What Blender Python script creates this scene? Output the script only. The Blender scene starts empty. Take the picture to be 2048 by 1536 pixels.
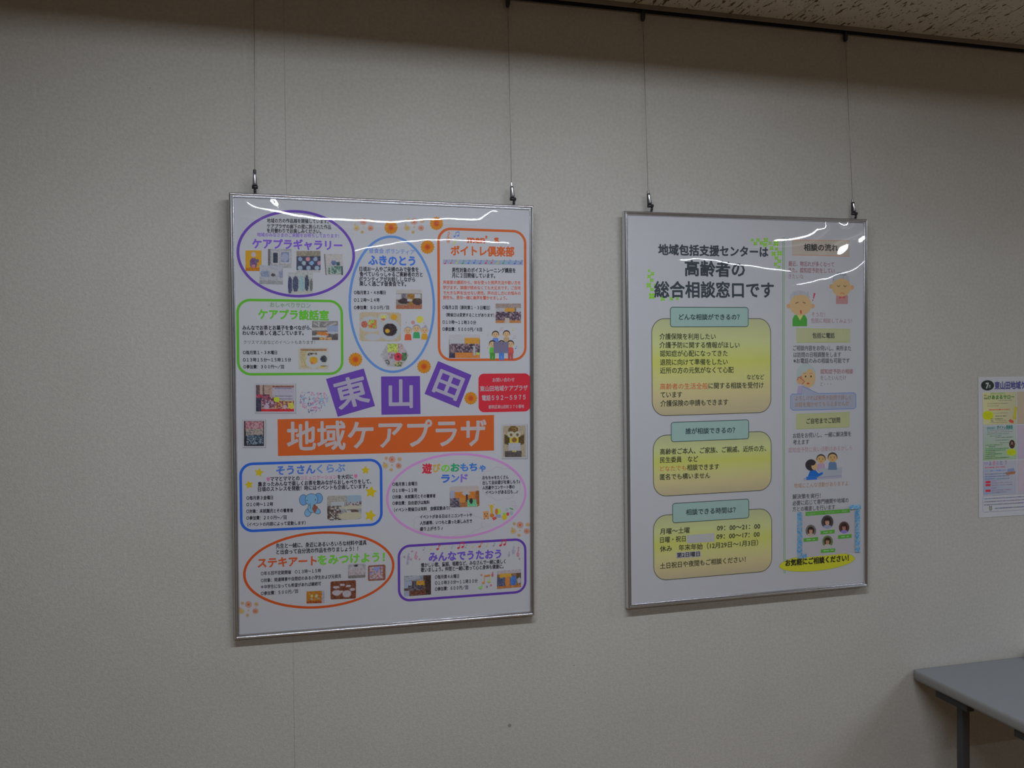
import bpy, bmesh, math, random
import numpy as np
from mathutils import Matrix, Vector
random.seed(4)
rng = np.random.RandomState(7)
S = bpy.context.scene
COL = S.collection

# ------------------------------------------------------------------ camera, world, exposure
# wall plane is y = 0, the room lies at y < 0, floor is z = 0
CZ = 1.59                                     # eye height
YAW, PITCH, ROLL, DIST, FPX = .2491, -.0116, -.0116, 2.0391, 1650.0
def cam_axes():
    cy, sy = math.cos(YAW), math.sin(YAW); cp, sp = math.cos(PITCH), math.sin(PITCH)
    cr, sr = math.cos(ROLL), math.sin(ROLL)
    f = Vector((sy*cp, cy*cp, sp)); r = Vector((cy, -sy, 0)); u = r.cross(f)
    return cr*r + sr*u, -sr*r + cr*u, f
CR, CU, CF = cam_axes()
CAM = Vector((0, -DIST, CZ))
cd = bpy.data.cameras.new('camera'); cd.sensor_width = 36; cd.lens = FPX/2048*36
cam = bpy.data.objects.new('camera', cd); COL.objects.link(cam)
cam.matrix_world = Matrix((( CR.x, CU.x, -CF.x, CAM.x), (CR.y, CU.y, -CF.y, CAM.y), (CR.z, CU.z, -CF.z, CAM.z), (0, 0, 0, 1)))
cd.clip_start = .02
S.camera = cam
w = bpy.data.worlds.new('world'); S.world = w; w.use_nodes = True
w.node_tree.nodes['Background'].inputs[0].default_value = (.02, .018, .015, 1)
w.node_tree.nodes['Background'].inputs[1].default_value = .2
S.view_settings.view_transform = 'Standard'; S.view_settings.look = 'None'
S.view_settings.gamma = 1; S.view_settings.use_curve_mapping = False
S.view_settings.exposure = 0.0
LAMP_POWER = 52.0
LAMP_COLOR = (.895, .97, 1.065)

ZC = CZ + .968                                # ceiling height
RX0, RX1, RY1 = -2.84, 8.25, -9.0             # room extent

# ------------------------------------------------------------------ materials
def srgb(c):
    return tuple(((v/255)/12.92 if v/255 <= .04045 else ((v/255+.055)/1.055)**2.4) for v in c)
def mat(name, col, rough=.5, metal=0, spec=.5):
    m = bpy.data.materials.new(name); m.use_nodes = True
    b = m.node_tree.nodes['Principled BSDF']
    b.inputs['Base Color'].default_value = (*col, 1); b.inputs['Roughness'].default_value = rough
    b.inputs['Metallic'].default_value = metal; b.inputs['Specular IOR Level'].default_value = spec
    return m
def nodes(m): return m.node_tree.nodes, m.node_tree.links, m.node_tree.nodes['Principled BSDF']
def emis(name, col, s):
    m = bpy.data.materials.new(name); m.use_nodes = True; n = m.node_tree.nodes; n.clear()
    e = n.new('ShaderNodeEmission'); e.inputs[0].default_value = (*col, 1); e.inputs[1].default_value = s
    o = n.new('ShaderNodeOutputMaterial'); m.node_tree.links.new(e.outputs[0], o.inputs[0]); return m

M = {}
# wallpaper: fine woven-looking vinyl
m = M['wallpaper'] = mat('wallpaper', (.63, .605, .56), .85, 0, .2)
n, l, b = nodes(m)
geo = n.new('ShaderNodeNewGeometry')
n1 = n.new('ShaderNodeTexNoise'); n1.inputs['Scale'].default_value = 260; n1.inputs['Detail'].default_value = 3
n2 = n.new('ShaderNodeTexNoise'); n2.inputs['Scale'].default_value = 3.2; n2.inputs['Detail'].default_value = 4
n3 = n.new('ShaderNodeTexNoise'); n3.inputs['Scale'].default_value = 130; n3.inputs['Detail'].default_value = 4
for q in (n1, n2, n3): l.new(geo.outputs['Position'], q.inputs['Vector'])
r1 = n.new('ShaderNodeValToRGB'); r1.color_ramp.elements[0].position = .3; r1.color_ramp.elements[1].position = .7
r1.color_ramp.elements[0].color = (.605, .580, .534, 1); r1.color_ramp.elements[1].color = (.64, .614, .57, 1)
l.new(n2.outputs['Fac'], r1.inputs['Fac'])
r2 = n.new('ShaderNodeValToRGB'); r2.color_ramp.elements[0].position = .35; r2.color_ramp.elements[1].position = .65
r2.color_ramp.elements[0].color = (.935, .935, .935, 1); r2.color_ramp.elements[1].color = (1.03, 1.03, 1.03, 1)
l.new(n3.outputs['Fac'], r2.inputs['Fac'])
mx = n.new('ShaderNodeMix'); mx.data_type = 'RGBA'; mx.blend_type = 'MULTIPLY'; mx.inputs['Factor'].default_value = 1
l.new(r1.outputs[0], mx.inputs['A']); l.new(r2.outputs[0], mx.inputs['B']); l.new(mx.outputs['Result'], b.inputs['Base Color'])
bp = n.new('ShaderNodeBump'); bp.inputs['Strength'].default_value = .6; bp.inputs['Distance'].default_value = .0012
l.new(n1.outputs['Fac'], bp.inputs['Height']); l.new(bp.outputs[0], b.inputs['Normal'])

# mineral-fibre ceiling board with long fissures running away from the wall
m = M['ceiling_board'] = mat('ceiling_board', (.55, .5, .43), .95, 0, .1)
n, l, b = nodes(m)
geo = n.new('ShaderNodeNewGeometry')
def fiss(scale, yst, rot, lo, hi):
    mp = n.new('ShaderNodeMapping'); mp.inputs['Scale'].default_value = (scale, scale*yst, scale)
    mp.inputs['Rotation'].default_value = (0, 0, rot)
    t = n.new('ShaderNodeTexNoise'); t.inputs['Scale'].default_value = 1; t.inputs['Detail'].default_value = 1.5
    t.inputs['Distortion'].default_value = .5
    r = n.new('ShaderNodeValToRGB'); r.color_ramp.elements[0].position = lo; r.color_ramp.elements[1].position = hi
    l.new(geo.outputs['Position'], mp.inputs['Vector']); l.new(mp.outputs[0], t.inputs['Vector']); l.new(t.outputs['Fac'], r.inputs['Fac'])
    return r
f1 = fiss(110, .27, .10, .64, .67); f2 = fiss(210, .45, -.2, .665, .71)
ad = n.new('ShaderNodeMath'); ad.operation = 'MAXIMUM'; l.new(f1.outputs[0], ad.inputs[0]); l.new(f2.outputs[0], ad.inputs[1])
mx = n.new('ShaderNodeMix'); mx.data_type = 'RGBA'
l.new(ad.outputs[0], mx.inputs['Factor']); mx.inputs['A'].default_value = (.74, .69, .58, 1); mx.inputs['B'].default_value = (.19, .145, .085, 1)
l.new(mx.outputs['Result'], b.inputs['Base Color'])
bp = n.new('ShaderNodeBump'); bp.invert = True; bp.inputs['Distance'].default_value = .003
l.new(ad.outputs[0], bp.inputs['Height']); l.new(bp.outputs[0], b.inputs['Normal'])

# wooden floor tone
m = M['floor'] = mat('floor_wood', (.30, .19, .10), .45)
n, l, b = nodes(m); geo = n.new('ShaderNodeNewGeometry'); mp = n.new('ShaderNodeMapping'); mp.inputs['Scale'].default_value = (1, 14, 1)
t = n.new('ShaderNodeTexNoise'); t.inputs['Scale'].default_value = 3; t.inputs['Detail'].default_value = 6
r = n.new('ShaderNodeValToRGB'); r.color_ramp.elements[0].color = (.17, .10, .04, 1); r.color_ramp.elements[1].color = (.28, .17, .08, 1)
l.new(geo.outputs['Position'], mp.inputs[0]); l.new(mp.outputs[0], t.inputs[0]); l.new(t.outputs[0], r.inputs[0]); l.new(r.outputs[0], b.inputs['Base Color'])

M['room_wall'] = mat('room_wall', (.44, .405, .34), .9, 0, .1)
M['dark_gap'] = mat('dark_gap', (.10, .075, .05), .9)
M['seam'] = mat('seam', (.47, .44, .39), .9)
M['rail'] = mat('rail', (.34, .30, .26), .45, .3)
M['alu'] = mat('aluminium', (.66, .66, .69), .2, .9)
M['dark_metal'] = mat('dark_metal', (.055, .055, .065), .35, .6)
M['bright_metal'] = mat('bright_metal', (.92, .92, .94), .30, 1)
M['steel'] = mat('steel', (.35, .34, .33), .4, .8)
M['paper'] = mat('paper', (.73, .735, .785), .6, 0, .3)
M['white'] = mat('white_enamel', (.8, .8, .8), .5)
M['laminate'] = mat('table_laminate', (.265, .275, .30), .45, 0, .4)
M['table_edge'] = mat('table_edge', (.27, .265, .26), .5, 0, .4)
M['leg_paint'] = mat('leg_paint', (.07, .07, .075), .45, .2)
M['black_plastic'] = mat('black_plastic', (.025, .025, .028), .5)
M['tape'] = mat('tape', (.72, .71, .66), .3, 0, .5)
M['backing'] = mat('backing_board', (.25, .19, .13), .9)
M['lamp'] = emis('lamp_diffuser', LAMP_COLOR, LAMP_POWER)
m = M['ink'] = mat('printed_ink', (.5, .5, .5), .6, 0, .3)
n, l, b = nodes(m); at = n.new('ShaderNodeAttribute'); at.attribute_name = 'Col'; l.new(at.outputs['Color'], b.inputs['Base Color'])
# clear film in front of the posters: transparent with a mirror-like Fresnel gloss
m = bpy.data.materials.new('clear_film'); m.use_nodes = True; M['film'] = m
n = m.node_tree.nodes; l = m.node_tree.links; n.clear()
tr = n.new('ShaderNodeBsdfTransparent'); gl = n.new('ShaderNodeBsdfGlossy'); gl.inputs['Roughness'].default_value = .015
fr = n.new('ShaderNodeFresnel'); fr.inputs['IOR'].default_value = 1.55
ms = n.new('ShaderNodeMixShader'); o = n.new('ShaderNodeOutputMaterial')
gg = n.new('ShaderNodeNewGeometry'); mr = n.new('ShaderNodeMapRange'); mr.inputs['To Min'].default_value = 1.55; mr.inputs['To Max'].default_value = 1/1.55
l.new(gg.outputs['Backfacing'], mr.inputs['Value']); l.new(mr.outputs[0], fr.inputs['IOR'])   # same reflectance from both sides
k2 = n.new('ShaderNodeMath'); k2.operation = 'MULTIPLY'; k2.inputs[1].default_value = 1.8; k2.use_clamp = True; l.new(fr.outputs[0], k2.inputs[0])
l.new(k2.outputs[0], ms.inputs[0]); l.new(tr.outputs[0], ms.inputs[1]); l.new(gl.outputs[0], ms.inputs[2]); l.new(ms.outputs[0], o.inputs[0])

# ------------------------------------------------------------------ mesh helpers
def link(name, me, material, parent=None, smooth=False):
    if material: me.materials.append(material)
    if smooth:
        me.polygons.foreach_set('use_smooth', [True]*len(me.polygons))
    o = bpy.data.objects.new(name, me); COL.objects.link(o)
    if parent: o.parent = parent
    return o
def pyd(name, v, f, material, parent=None, smooth=False):
    me = bpy.data.meshes.new(name); me.from_pydata([tuple(p) for p in v], [], f); me.update()
    return link(name, me, material, parent, smooth)
def bm_obj(name, bm, material, parent=None, smooth=False):
    me = bpy.data.meshes.new(name); bm.normal_update(); bm.to_mesh(me); bm.free()
    return link(name, me, material, parent, smooth)
def add_box(bm, x0, x1, y0, y1, z0, z1, bev=0, seg=2):
    r = bmesh.ops.create_cube(bm, size=1)
    for v in r['verts']:
        v.co = Vector((x0+(v.co.x+.5)*(x1-x0), y0+(v.co.y+.5)*(y1-y0), z0+(v.co.z+.5)*(z1-z0)))
    if bev:
        es = list({e for v in r['verts'] for e in v.link_edges})
        bmesh.ops.bevel(bm, geom=es, offset=bev, segments=seg, profile=.5, affect='EDGES')
def box(name, x0, x1, y0, y1, z0, z1, material, parent=None, bev=0, seg=2):
    bm = bmesh.new(); add_box(bm, x0, x1, y0, y1, z0, z1, bev, seg); return bm_obj(name, bm, material, parent)
def add_tube(bm, p0, p1, r0, r1=None, seg=10, cap=True):
    r1 = r0 if r1 is None else r1
    p0, p1 = Vector(p0), Vector(p1); d = p1-p0
    r = bmesh.ops.create_cone(bm, cap_ends=cap, segments=seg, radius1=r0, radius2=r1, depth=d.length)
    rot = Vector((0, 0, 1)).rotation_difference(d.normalized()).to_matrix().to_4x4()
    bmesh.ops.transform(bm, matrix=Matrix.Translation((p0+p1)/2) @ rot, verts=r['verts'])
def tag(o, label=None, cat=None, group=None, kind=None):
    if label: o['label'] = label
    if cat: o['category'] = cat
    if group: o['group'] = group
    if kind: o['kind'] = kind
    return o
def empty(name, loc=(0, 0, 0)):
    o = bpy.data.objects.new(name, None); COL.objects.link(o); o.location = loc; return o
def ray(px, py): return CF*FPX + CR*(px-1024) + CU*(768-py)
def on_wall(px, py, y=0.0):
    d = ray(px, py); t = (y-CAM.y)/d.y; return CAM + d*t

# ------------------------------------------------------------------ room shell
wall = tag(box('wall_back', RX0-.1, RX1+.1, .0012, .12, -.02, ZC+.1, M['seam']), kind='structure')
seams = [RX0] + [-.03 + .92*k for k in range(-3, 10) if RX0+.05 < -.03+.92*k < RX1-.05] + [RX1]
for a, c in zip(seams[:-1], seams[1:]):
    box('wallpaper_strip', a+(.00035 if abs(a+.03) < .01 else .00006), c-(.00035 if abs(c+.03) < .01 else .00006), 0, .0012, 0, ZC, M['wallpaper'], wall)
for (px_, py_), r_, c_ in (((1019, 1451), .0048, (.34, .32, .29)), ((1148, 1331), .0014, (.38, .26, .22)), ((1171, 1385), .0012, (.36, .33, .3)), ((300, 176), .0014, (.36, .33, .3)), ((418, 610), .0030, (.50, .475, .44))):
    p_ = on_wall(px_, py_)
    pyd('wall_mark', [(p_.x+r_*math.cos(i*math.tau/14)*(1+.2*math.sin(3*i)), -.0001, p_.z+r_*math.sin(i*math.tau/14)) for i in range(14)], [tuple(range(14))], mat('wall_mark', c_, .9), wall)
tag(box('wall_left', RX0-.12, RX0, RY1-.12, 0, 0, ZC+.1, M['room_wall']), kind='structure')
tag(box('wall_right', RX1, RX1+.12, RY1-.12, 0, 0, ZC+.1, M['room_wall']), kind='structure')
tag(box('wall_front', RX0-.12, RX1+.12, RY1-.12, RY1, 0, ZC+.1, M['room_wall']), kind='structure')
tag(box('floor', RX0-.12, RX1+.12, RY1-.12, .12, -.1, 0, M['floor']), kind='structure')
tag(box('baseboard_back', RX0, RX1, -.008, 0, 0, .06, mat('vinyl_skirting', (.2, .14, .09), .6), bev=.001), kind='structure')
ceil = tag(box('ceiling', RX0-.12, RX1+.12, RY1-.12, .12, ZC+.075, ZC+.16, M['dark_gap']), kind='structure')

# lamp rows: (distance from wall, [(cell x0, cell x1, lamp x0, lamp x1)])
P = .4622
def gx(k): return 1.319 + P*k
ROWS = [(1.20, [(-4, 0, -.40, 1.22), (4, 8, 3.30, 4.90)]),
        (3.40, [(-4, 0, -.30, 1.25), (4, 8, 3.36, 4.95)]),
        (5.60, [(-2, 2, .49, 1.86), (5, 8, 3.69, 4.92)]),
        (7.80, [(11, 15, 6.45, 8.15)])]
SLOT = .205
kmin, kmax = -9, 15
panel_mesh = {}
def panel(x0, x1, y0, y1):
    key = (round(x1-x0, 3), round(y1-y0, 3))
    if key not in panel_mesh:
        o = box('ceiling_panel', .0016, x1-x0-.0016, .0016, y1-y0-.0016, 0, .012, M['ceiling_board'], ceil, .0028, 1)
        panel_mesh[key] = o.data
    else:
        o = bpy.data.objects.new('ceiling_panel', panel_mesh[key]); COL.objects.link(o); o.parent = ceil
    o.location = (x0, y0, ZC)
bands = []; y = 0.0
for D, _ in ROWS:
    n_ = 1 if D < 2 else 2
    yy = np.linspace(y, -(D-SLOT), n_+1)
    for a, c in zip(yy[:-1], yy[1:]): bands.append((c, a, None))
    bands.append((-(D+SLOT), -(D-SLOT), D)); y = -(D+SLOT)
bands.append((RY1, y, None))
for y0, y1, D in bands:
    for k in range(kmin, kmax):
        x0, x1 = gx(k), gx(k+1)
        if D and any(a <= k < c for a, c, *_ in dict(ROWS)[D]): continue
        panel(x0, x1, y0, y1)
WHERE = {(0, 0): 'long recessed ceiling lamp nearest the picture wall, above the framed posters',
         (0, 1): 'long recessed ceiling lamp near the picture wall, past the table',
         (1, 0): 'long recessed ceiling lamp in the second row, behind the viewer',
         (1, 1): 'long recessed ceiling lamp in the second row, right part of the hall',
         (2, 0): 'long recessed ceiling lamp in the third row from the picture wall',
         (2, 1): 'long recessed ceiling lamp in the third row, right part of the hall',
         (3, 0): 'long recessed ceiling lamp in the last row, far corner of the hall'}
for ri, (D, fx) in enumerate(ROWS):
    for fi, (a, c, l0, l1) in enumerate(fx):
        x0, x1 = gx(a)+.001, gx(c)-.001
        t = empty('ceiling_light', ((x0+x1)/2, -D, ZC)); ox, oy, oz = t.location
        tag(t, WHERE[(ri, fi)], 'ceiling light', 'recessed ceiling lamps')
        bm = bmesh.new(); s = SLOT-.001
        add_box(bm, x0-ox, x1-ox, -s, s, .060, .064)
        add_box(bm, x0-ox, x1-ox, -s, -s+.003, 0, .060); add_box(bm, x0-ox, x1-ox, s-.003, s, 0, .060)
        add_box(bm, x0-ox, x0-ox+.003, -s+.003, s-.003, 0, .060); add_box(bm, x1-ox-.003, x1-ox, -s+.003, s-.003, 0, .060)
        bm_obj('housing', bm, M['rail'], t)
        lz = .035 if D < 5 else .012
        box('lamp_body', l0-ox-.02, l1-ox+.02, -.05, .05, lz+.001, .060, M['white'], t, .002)
        hw_ = .04 if D < 2 else (.030 if D < 5 else .021)
        pyd('diffuser', [(l0-ox, -hw_, lz), (l1-ox, -hw_, lz), (l1-ox, hw_, lz), (l0-ox, hw_, lz)], [(0, 3, 2, 1)], M['lamp'], t)
# small round lamp far behind the camera (its mirror image shows in the right poster)
t = empty('pendant_globe', (4.55, -4.3, ZC)); tag(t, 'small round globe lamp hanging under the ceiling', 'pendant lamp')
bm = bmesh.new(); bmesh.ops.create_uvsphere(bm, u_segments=20, v_segments=12, radius=.028); bmesh.ops.translate(bm, verts=bm.verts, vec=(0, 0, -.055))
bm_obj('globe', bm, M['lamp'], t, True)
bm = bmesh.new(); add_tube(bm, (0, 0, 0), (0, 0, -.03), .03); bm_obj('canopy', bm, M['white'], t)

# picture rail along the wall head: an open-bottomed channel
rz = ZC
prof = [(0, 0), (.017, 0), (.017, -.0118), (.0150, -.0122), (.0150, -.003), (.0030, -.003), (.0030, -.0195), (0, -.0195)]
v = [(RX0, -a, rz+b_) for a, b_ in prof] + [(RX1, -a, rz+b_) for a, b_ in prof]; N = len(prof)
f = [(i, (i+1) % N, N+(i+1) % N, N+i) for i in range(N)]
rail = pyd('trim_1', v, f, M['rail']); tag(rail, kind='structure')
box('slot_shade_strip', RX0, RX1, -.0046, -.0031, rz-.0172, rz-.0032, M['black_plastic'], rail)  # black strip standing in for the shade inside the channel

# ------------------------------------------------------------------ printed matter
def bright(y):                                # damped light level at height y; inks from seen colours keep some shading
    return float(np.interp(y, [380, 700, 950, 1280], [.42, .37, .34, .32]))
def ink(c, y, k=1.0):
    q = [max(.004, (v-.008)/(bright(y)*k)) for v in srgb(c)]; m_ = max(1, max(q)/(.86 if max(q) > 2*min(q) else .70))
    return tuple(v/m_ for v in q)
TEXT_CACHE = {}
def text_mesh(s):
    if s in TEXT_CACHE: return TEXT_CACHE[s]
    c = bpy.data.curves.new('t', 'FONT'); c.body = s; c.size = 1; c.resolution_u = 2; c.fill_mode = 'FRONT'
    o = bpy.data.objects.new('t', c); COL.objects.link(o)
    me = bpy.data.meshes.new_from_object(o.evaluated_get(bpy.context.evaluated_depsgraph_get()))
    v = np.empty(len(me.vertices)*3, 'f'); me.vertices.foreach_get('co', v)
    f = [tuple(p.vertices) for p in me.polygons]
    bpy.data.objects.remove(o); bpy.data.curves.remove(c); bpy.data.meshes.remove(me)
    TEXT_CACHE[s] = (v.reshape(-1, 3)[:, :2], f); return TEXT_CACHE[s]
class Sheet:
    """a flat sheet at a known place; pixels of the photograph are measured onto its plane"""
    def __init__(s, cx, cz, rot, tilt, yaw, off, k=1.0):
        X = Vector((math.cos(rot)*math.cos(yaw), -math.cos(rot)*math.sin(yaw)-math.sin(rot)*math.sin(tilt), math.sin(rot)*math.cos(tilt))).normalized()
        Z = Vector((-math.sin(rot)*math.cos(yaw), math.sin(rot)*math.sin(yaw)-math.cos(rot)*math.sin(tilt), math.cos(rot)*math.cos(tilt)))
        Y = Z.cross(X).normalized(); Z = X.cross(Y)
        s.m = Matrix(((X.x, Y.x, Z.x, cx), (X.y, Y.y, Z.y, -off), (X.z, Y.z, Z.z, CZ+cz), (0, 0, 0, 1)))
        s.inv = s.m.inverted(); s.k = k; s.v = []; s.f = []; s.c = []; s.lay = 0; s.base = 0; s.parent = None; s.plane = .006
    def P(s, px, py):                         # pixel -> (a, b) on the sheet
        o = s.inv @ CAM; d = s.inv.to_3x3() @ ray(px, py); t = (s.plane-o.y)/d.y; p = o+d*t; return (p.x, p.z)
    def add(s, pts, faces, col, y=None):
        i0 = len(s.v); dep = s.plane - .00012 - s.base*.00003 - s.lay*.000008
        s.v += [(a, dep, b) for a, b in pts]; s.f += [tuple(i0+i for i in f) for f in faces]
        s.c += list(col) if isinstance(col, list) else [col]*len(pts); s.lay += 1
    def begin(s, base=0): s.v = []; s.f = []; s.c = []; s.lay = 0; s.base = base
    def done(s, name, parent, label=None):
        o = s._emit(name, parent, label) if s.v else None
        s.begin(); return o
    def _emit(s, name, parent, label=None):
        me = bpy.data.meshes.new(name); me.from_pydata(s.v, [], s.f)
        ca = me.color_attributes.new('Col', 'FLOAT_COLOR', 'POINT')
        ca.data.foreach_set('color', [x for c in s.c for x in (*c, 1)])
        o = link(name, me, M['ink'], parent)
        if label: o['label'] = label
        return o
    # --- shapes, all given in photograph pixels and seen colours
    def poly(s, pts, col):
        y = sum(p[1] for p in pts)/len(pts); q = [s.P(*p) for p in pts]
        s.add(q, [tuple(range(len(q)))], ink(col, y, s.k))
    def grad(s, pts, cols):                   # quad with one seen colour per corner
        s.add([s.P(*p) for p in pts], [(0, 1, 2, 3)], [ink(c, p[1], s.k) for c, p in zip(cols, pts)])
    def ell(s, cx, cy, rx, ry, col, rot=0, n=20, a0=0, a1=360):
        pts = []; r = math.radians(rot); full = (a1-a0) >= 360
        for i in range(n if full else n+1):
            t = math.radians(a0+(a1-a0)*i/n); x, y = rx*math.cos(t), ry*math.sin(t)
            pts.append((cx+x*math.cos(r)-y*math.sin(r), cy+x*math.sin(r)+y*math.cos(r)))
        s.poly(pts, col)
    def line(s, pts, wd, col):
        for p, q in zip(pts[:-1], pts[1:]):
            dx, dy = q[0]-p[0], q[1]-p[1]; L = math.hypot(dx, dy) or 1; nx, ny = -dy/L*wd/2, dx/L*wd/2
            s.poly([(p[0]+nx, p[1]+ny), (q[0]+nx, q[1]+ny), (q[0]-nx, q[1]-ny), (p[0]-nx, p[1]-ny)], col)
    def band(s, q, wd, col, closed=True):     # ribbon along local points q
        n = len(q); a, b = [], []
        for i in range(n):
            p0, p1 = q[(i-1) % n], q[(i+1) % n]; dx, dy = p1[0]-p0[0], p1[1]-p0[1]; L = math.hypot(dx, dy) or 1
            nx, ny = -dy/L*wd/2, dx/L*wd/2; a.append((q[i][0]+nx, q[i][1]+ny)); b.append((q[i][0]-nx, q[i][1]-ny))
        s.add(a+b, [(i, (i+1) % n, n+(i+1) % n, n+i) for i in range(n if closed else n-1)], col)
    def ring(s, l, t, r, b_, wd, col):        # ellipse outline from its leftmost, top, right and bottom pixels (outer edge)
        (x0, _), (x1, _), (_, y1), (_, y0) = s.P(*l), s.P(*r), s.P(*t), s.P(*b_)
        cx, cy, rx, ry = (x0+x1)/2, (y0+y1)/2, (x1-x0)/2-wd/2, (y1-y0)/2-wd/2
        s.band([(cx+rx*math.cos(i*math.tau/90), cy+ry*math.sin(i*math.tau/90)) for i in range(90)], wd, ink(col, (t[1]+b_[1])/2, s.k))
    def rpts(s, c4, rad, inset=0, n=8):
        q = [s.P(*p) for p in c4]             # TL TR BR BL
        x0, x1 = (q[0][0]+q[3][0])/2+inset, (q[1][0]+q[2][0])/2-inset; y1, y0 = (q[0][1]+q[1][1])/2-inset, (q[2][1]+q[3][1])/2+inset
        pts = []
        for cx, cy, a in ((x1-rad, y1-rad, 0), (x0+rad, y1-rad, 90), (x0+rad, y0+rad, 180), (x1-rad, y0+rad, 270)):
            for i in range(n+1):
                t = math.radians(a+90*i/n); pts.append((cx+rad*math.cos(t), cy+rad*math.sin(t)))
        return pts
    def rrect(s, c4, rad, wd, col): s.band(s.rpts(c4, rad-wd/2, wd/2), wd, ink(col, sum(p[1] for p in c4)/4, s.k))
    def rfill(s, c4, rad, col):
        p = s.rpts(c4, rad); s.add(p, [tuple(range(len(p)))], ink(col, sum(q[1] for q in c4)/4, s.k))
    def rgrad(s, c4, rad, stops):             # rounded box, vertical print gradient; stops = [(t, colour)]
        p = s.rpts(c4, rad, n=6); ys = [q[1] for q in p]; t1, t0 = max(ys), min(ys); y0 = sum(q[1] for q in c4)/4
        bm = bmesh.new(); bm.faces.new([bm.verts.new((a, 0, b)) for a, b in p])
        for i in range(1, 24):
            z = t0+(t1-t0)*i/24; g = bm.verts[:]+bm.edges[:]+bm.faces[:]
            bmesh.ops.bisect_plane(bm, geom=g, plane_co=(0, 0, z), plane_no=(0, 0, 1))
        bm.verts.index_update(); pts = [(v.co.x, v.co.z) for v in bm.verts]; fs = [tuple(v.index for v in f.verts) for f in bm.faces]; bm.free()
        st = [(t, ink(c, y0, s.k)) for t, c in stops]; T = [t for t, _ in st]
        cols = [tuple(float(np.interp((t1-b)/(t1-t0), T, [c[j] for _, c in st])) for j in range(3)) for a, b in pts]
        s.add(pts, fs, cols)
    def text(s, t, x0, x1, y0, y1=None, h=8, col=(30, 30, 38), bold=.02, slant=0):
        y1 = y0 if y1 is None else y1
        v, f = text_mesh(t)
        a0, b0 = s.P(x0, y0); a1, b1 = s.P(x1, y1); ca, cb = s.P((x0+x1)/2, (y0+y1)/2-h/2), s.P((x0+x1)/2, (y0+y1)/2+h/2)
        sy = (ca[1]-cb[1])/.90; mn, mx_ = v[:, 0].min(), v[:, 0].max(); L = math.hypot(a1-a0, b1-b0); sx = L/(mx_-mn); ux, uy = (a1-a0)/L, (b1-b0)/L
        X = (v[:, 0]-mn)*sx; Y = (v[:, 1]-.38)*sy; X = X+Y*slant
        k = 0 if bold < .012 else (2 if h < 6 else (4 if bold < .03 or h < 13 else 8)); e = bold*(1.15 if h < 14 else (.8 if h < 26 else .6))    # struck several times for a bold face
        sh_ = [(0, 0)] if k == 0 else ([(-e*.8, 0), (e*.8, 0)] if k == 2 else [(0, 0)]+[(e*math.cos(math.tau*(i+.5*(k == 4))/k), e*math.sin(math.tau*(i+.5*(k == 4))/k)) for i in range(k)])
        keep = s.v, s.f, s.c, s.lay; s.v, s.f, s.c = [], [], []
        for dx, dy in sh_:
            s.add([(a0+x*ux-y*uy, b0+x*uy+y*ux) for x, y in zip((X+dx*sx).tolist(), (Y+dy*sy).tolist())], f, ink(col, (y0+y1)/2, s.k))
        lab = getattr(s, 'tlabel', None); bs = s.base
        o = s._emit('lettering', s.parent, lab); s.v, s.f, s.c, s.lay = keep; s.lay += 1; s.base = bs
    def photo(s, c4, bg, prims, mask=None, name='printed_photo', parent=None, label=None, nx=44, amp=10, base=2, frame=False):
        """small printed snapshot: a fine grid of ink colours. prims in unit square (0..1, y down)"""
        s.begin(base)
        if frame:
            g = 3.4; q = [(c4[0][0]-g, c4[0][1]-g), (c4[1][0]+g, c4[1][1]-g), (c4[2][0]+g, c4[2][1]+g), (c4[3][0]-g, c4[3][1]+g)]
            s.poly([(x+.8, y+.8) for x, y in q], (95, 93, 98)); s.poly(q, (160, 159, 165))
        wpx, hpx = c4[1][0]-c4[0][0], c4[3][1]-c4[0][1]; ny = max(6, int(nx*hpx/wpx))
        U, V = np.meshgrid(np.linspace(0, 1, nx), np.linspace(0, 1, ny))
        C = np.zeros((ny, nx, 3)); b0 = np.array(bg, float)
        C[:] = b0[:3] if b0.ndim == 1 else b0[0]*(1-V[..., None])+b0[1]*V[..., None]
        for p in prims:
            k, x0, y0, x1, y1, c = p[:6]
            if k == 'r': m_ = (U >= x0) & (U <= x1) & (V >= y0) & (V <= y1)
            elif k == 'e': m_ = ((U-x0)/x1)**2+((V-y0)/y1)**2 <= 1
            elif k == 'l': m_ = np.abs((V-y0)-(U-x0)*(y1-y0)/((x1-x0) or 1e-6)) < (p[6] if len(p) > 6 else .03); m_ &= (U >= min(x0, x1)) & (U <= max(x0, x1))
            elif k == 's':                    # speckle of colours in a box
                m_ = (U >= x0) & (U <= x1) & (V >= y0) & (V <= y1); cs = np.array(c, float); idx = rng.randint(0, len(cs), (ny//2+1, nx//2+1)).repeat(2, 0).repeat(2, 1)[:ny, :nx]
                C[m_] = cs[idx][m_]; continue
            C[m_] = c
        C = np.clip(C*.93+rng.normal(0, amp, (ny, nx, 1)), 6, 235)
        y0 = c4[0][1]; q = [s.P(*p) for p in c4]; pts = []; cols = []
        for j in range(ny):
            for i in range(nx):
                u, v_ = U[j, i], V[j, i]
                a = (q[0][0]*(1-u)+q[1][0]*u)*(1-v_)+(q[3][0]*(1-u)+q[2][0]*u)*v_; b = (q[0][1]*(1-u)+q[1][1]*u)*(1-v_)+(q[3][1]*(1-u)+q[2][1]*u)*v_
                pts.append((a, b)); cols.append(ink(C[j, i], y0+v_*hpx, s.k))
        fs = []; pap = (.73, .735, .785)
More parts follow.
